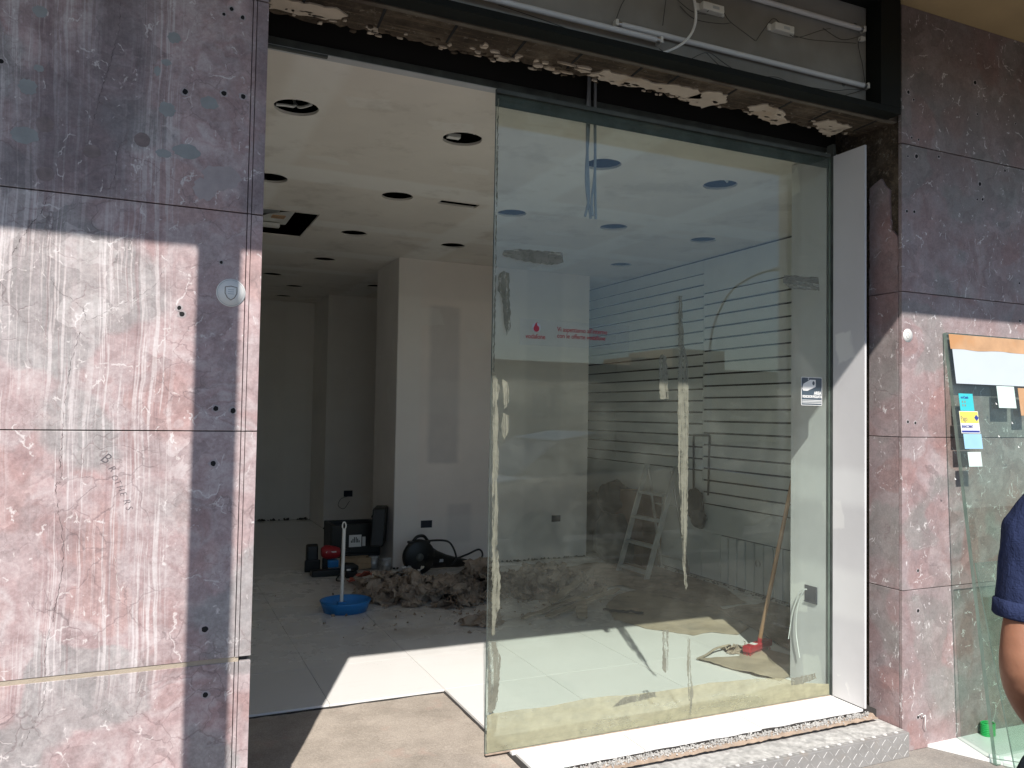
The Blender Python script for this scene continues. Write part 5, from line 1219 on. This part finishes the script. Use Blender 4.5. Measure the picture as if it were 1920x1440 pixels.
# ================================================================ ACROSS THE STREET (seen in the glass)
bd = thing('apartment_building', 'long low beige building across the street reflected in the glass', 'building', (20, -43, -.3))
MB().box(-30, 75, -52, -40, -.3, 4.65).build('wall', 'beigewall', bd)
MB().box(-30.5, 75.5, -52.5, -39.6, 4.652, 4.85).build('roof', 'roofmat', bd)
MB().box(36, 41, -50, -44, 4.852, 6.6).build('roof_room', 'beigewall', bd)
MB().box(33, 35.9, -49, -45, 4.852, 5.9).build('roof_room', 'beigewall', bd)
for i in range(24): MB().box(-28 + i * 4.2, -26.4 + i * 4.2, -39.99, -39.93, 1.2, 3.2).build('window', 'farwindow', bd)
sl_ = thing('street_lamp', 'curved arm street lamp across the road reflected in the glass', 'street lamp', (31.5, -30, -.3))
MB().tube(catmull([(28.5, -30, -.3), (28.5, -30, 4), (28.8, -30, 6.5), (30, -30, 8.6), (32, -30, 9.8), (33.5, -30, 10.2)], 8), .07, 8).build('pole', 'steel', sl_)
MB().box(33.2, 34.4, -30.15, -29.85, 10.1, 10.3).build('lamp_head', 'steel', sl_)
car = thing('parked_car', 'silver car parked by the kerb opposite the shop reflected in the glass', 'car', (5.6, -2.9, -.30))
prof = [(3.4, .0), (3.35, .32), (3.42, .62), (3.9, .70), (4.5, 1.12), (5.1, 1.22), (6.0, 1.20), (6.7, .80), (7.5, .68), (7.75, .5), (7.78, .1), (7.5, .0)]
MB().prism(prof[:4] + [(6.7, .80)] + prof[8:], -3.75, -2.1, 'xz').build('body', 'carpaint', car, bevel=.06)
MB().prism([(3.95, .705), (4.52, 1.13), (5.1, 1.22), (6.0, 1.19), (6.65, .80)], -3.62, -2.22, 'xz').build('cabin', 'carglass', car, bevel=.04)
MB().prism([(4.5, 1.135), (5.1, 1.235), (6.0, 1.205), (6.05, 1.19), (4.5, 1.11)], -3.55, -2.28, 'xz').build('roof', 'carglass', car)
for x in (4.2, 6.9):
    for y in (-3.72, -2.12): MB().lathe([(.001, .09), (.2, .09), (.31, .07), (.31, -.07), (.2, -.09), (.001, -.09)], (x, y, .01), 24, axis='y').build('wheel', 'tyre', car)
for y in (-3.5, -2.35): MB().box(7.70, 7.80, y - .14, y + .14, .38, .52).build('headlight', 'stickerwhite', car)

# ================================================================ PERSON at the right edge
def skinobj(name, pts, edges, mat, parent, root=0, sub=2):
    me = bpy.data.meshes.new(name); me.from_pydata([p[:3] for p in pts], edges, []); me.materials.append(M[mat])
    o = bpy.data.objects.new(name, me); COL.objects.link(o)
    o.modifiers.new('skin', 'SKIN').use_smooth_shade = True
    s = o.modifiers.new('sub', 'SUBSURF'); s.levels = sub; s.render_levels = sub
    sv = me.skin_vertices[0].data
    for i, p in enumerate(pts):
        sv[i].radius = (p[3], p[4] if len(p) > 4 else p[3]); sv[i].use_root = (i == root)
    if parent is not None: o.parent = parent; o.matrix_parent_inverse = parent_inv(parent)
    return o
PB = Vector((1.663, .840, -.172))
pf = Vector((.875, .482, 0)).normalized(); pl_ = Vector((-.482, .875, 0)).normalized()
def Q(f, l, z, *r): p = PB + pf * f + pl_ * l; return (p.x, p.y, PB.z + z, *r)
def QV(f, l, z): return Vector(Q(f, l, z)[:3])
pr = thing('person', 'person in a navy short sleeved shirt and dark jeans standing at the far right edge', 'person', PB)
def ringloft(b, rings, n=28):
    """rings: centre, half width across (l), half depth (f)"""
    v = []; f = []
    for c, a, d in rings:
        c = Vector(c)
        for k in range(n):
            t = 2 * math.pi * k / n; v.append(c + pl_ * a * math.copysign(abs(math.cos(t)) ** .85, math.cos(t)) + pf * d * math.copysign(abs(math.sin(t)) ** .85, math.sin(t)))
    m = len(rings)
    for i in range(m - 1):
        for k in range(n): f.append((i * n + k, i * n + (k + 1) % n, (i + 1) * n + (k + 1) % n, (i + 1) * n + k))
    f += [tuple(range(n))[::-1], tuple(range((m - 1) * n, m * n))]
    b.add(v, f, 0, True); return b
def fuse(b, name, mat, vox, smooth=6, folds=0.0):
    o = b.build(name, mat, pr)
    r = o.modifiers.new('fuse', 'REMESH'); r.mode = 'VOXEL'; r.voxel_size = vox; r.use_smooth_shade = True
    s_m = o.modifiers.new('smooth', 'SMOOTH'); s_m.factor = .5; s_m.iterations = smooth
    dg = bpy.context.evaluated_depsgraph_get(); me = bpy.data.meshes.new_from_object(o.evaluated_get(dg)); o.modifiers.clear(); o.data = me
    if folds:
        for v in me.vertices:
            p = v.co; w = mn.noise(Vector((p.x * 13, p.y * 13, p.z * 7))) + .5 * mn.noise(Vector((p.x * 30 + p.z * 22, p.y * 30, p.z * 16)))
            v.co += v.normal * w * folds
    for p in me.polygons: p.use_smooth = True
    return o
def limb(b, pts, rs, n=20):
    P = catmull(pts, 5); R_ = [x[0] for x in catmull([(r, 0, 0) for r in rs], 5)]
    return b.tube(P, R_, n)
b = MB()
ringloft(b, [(Q(0, 0, .90)[:3], .15, .10), (Q(0, 0, 1.06)[:3], .135, .095), (Q(.005, 0, 1.25)[:3], .155, .11), (Q(0, 0, 1.41)[:3], .145, .09), (Q(-.01, 0, 1.48)[:3], .08, .062), (Q(-.005, 0, 1.56)[:3], .058, .058), (Q(.01, 0, 1.60)[:3], .056, .058)])
b.lathe([(.001, -.125), (.045, -.115), (.066, -.06), (.076, 0), (.076, .05), (.058, .10), (.001, .125)], Q(.025, 0, 1.70)[:3], 24)
hd = b
for s in (1, -1):
    limb(b, [Q(0, .14 * s, 1.46)[:3], Q(0, .185 * s, 1.42)[:3], Q(-.005, .20 * s, 1.29)[:3], Q(-.030, .212 * s, 1.155)[:3], Q(.075, .200 * s, 1.055)[:3], Q(.21, .18 * s, .97)[:3]], [.040, .040, .038, .038, .037, .026])
    limb(b, [Q(.21, .18 * s, .97)[:3], Q(.235, .178 * s, .945)[:3], Q(.262, .176 * s, .905)[:3]], [.027, .034, .030])
    limb(b, [Q(0, .09 * s, .92)[:3], Q(.01, .10 * s, .70)[:3], Q(.015, .10 * s, .52)[:3], Q(-.01, .105 * s, .34)[:3], Q(-.01, .105 * s, .09)[:3]], [.10, .085, .062, .055, .04])
fuse(b, 'body', 'skin', .009, 4)
for s in (1, -1):
    for k in range(4):
        off = (k - 1.5) * .019; ln = (.070, .082, .078, .062)[k]; base = .188 * s
        skinobj('finger', [Q(.262 + off, base, .895, .0095), Q(.275 + off, base, .895 - ln * .5, .0088), Q(.279 + off, base - .012 * s, .895 - ln, .0075)], [(0, 1), (1, 2)], 'skin', pr, sub=1)
    skinobj('thumb', [Q(.25, base, .94, .012), Q(.30, base - .012 * s, .92, .0105), Q(.315, base - .018 * s, .885, .009)], [(0, 1), (1, 2)], 'skin', pr, sub=1)
b = MB()
ringloft(b, [(Q(0, 0, .93)[:3], .178, .125), (Q(0, 0, 1.06)[:3], .158, .118), (Q(0, 0, 1.25)[:3], .158, .125), (Q(-.005, 0, 1.40)[:3], .165, .115), (Q(-.01, 0, 1.49)[:3], .12, .085), (Q(-.01, 0, 1.535)[:3], .072, .068)])
for s in (1, -1):
    b.tube([Q(0, .09 * s, 1.47)[:3], Q(0, .165 * s, 1.455)[:3], Q(0, .192 * s, 1.41)[:3], Q(-.002, .200 * s, 1.34)[:3], Q(-.005, .206 * s, 1.26)[:3]], [.056, .058, .057, .054, .055], 24)
fuse(b, 'shirt', 'navycloth', .009, 5, .0045)
for s in (1, -1):
    e = QV(-.006, .2065 * s, 1.243); d = (QV(-.002, .200 * s, 1.34) - e).normalized()
    MB().tube([e + d * .002, e, e + d * .004, e + d * .030, e + d * .034], [.049, .054, .0575, .0575, .053], 32, caps=False).build('sleeve_cuff', 'navycloth', pr)
b = MB()
ringloft(b, [(Q(0, 0, 1.03)[:3], .155, .108), (Q(-.005, .03, .97)[:3], .19, .13), (Q(-.02, .045, .88)[:3], .205, .145), (Q(-.01, .04, .80)[:3], .20, .125)])
for s in (1, -1): limb(b, [Q(0, .085 * s, .88)[:3], Q(.005, .098 * s, .68)[:3], Q(.015, .102 * s, .50)[:3], Q(0, .105 * s, .3)[:3], Q(0, .105 * s, .08)[:3]], [.10, .096, .078, .068, .066])
fuse(b, 'jeans', 'denim', .010, 4, .004)
for s in (1, -1):
    c = QV(-.150, .045 + .085 * s, .88); MB().obox(c, pl_ * .062, pf * .006, Vector((0, 0, .068))).build('back_pocket', 'denim', pr, bevel=.005)
    MB().obox(QV(.05, .105 * s, .045), pf * .14, pl_ * .048, Vector((0, 0, .043))).build('shoe', 'blackrubber', pr, bevel=.03)
    MB().lathe([(.001, .012), (.020, .01), (.026, 0), (.018, -.008)], Q(.02, .077 * s, 1.69)[:3], 12, axis='y').build('ear', 'skin', pr)
    MB().lathe([(.001, .010), (.010, .007), (.013, 0)], Q(.093, .030 * s, 1.705)[:3], 12).build('eye', 'stickerwhite', pr)
MB().tube([Q(.096, 0, 1.71)[:3], Q(.115, 0, 1.675)[:3], Q(.098, 0, 1.665)[:3]], [.008, .014, .010], 10).build('nose', 'skin', pr)
MB().obox(Q(.090, 0, 1.635)[:3], pl_ * .024, pf * .006, Vector((0, 0, .006))).build('mouth', 'redcloth', pr, bevel=.003)
b = MB(); b.lathe([(.078, -.02), (.083, .03), (.072, .085), (.045, .125), (.001, .137)], Q(.012, 0, 1.70)[:3], 28)
b.build('hair', 'hair', pr)
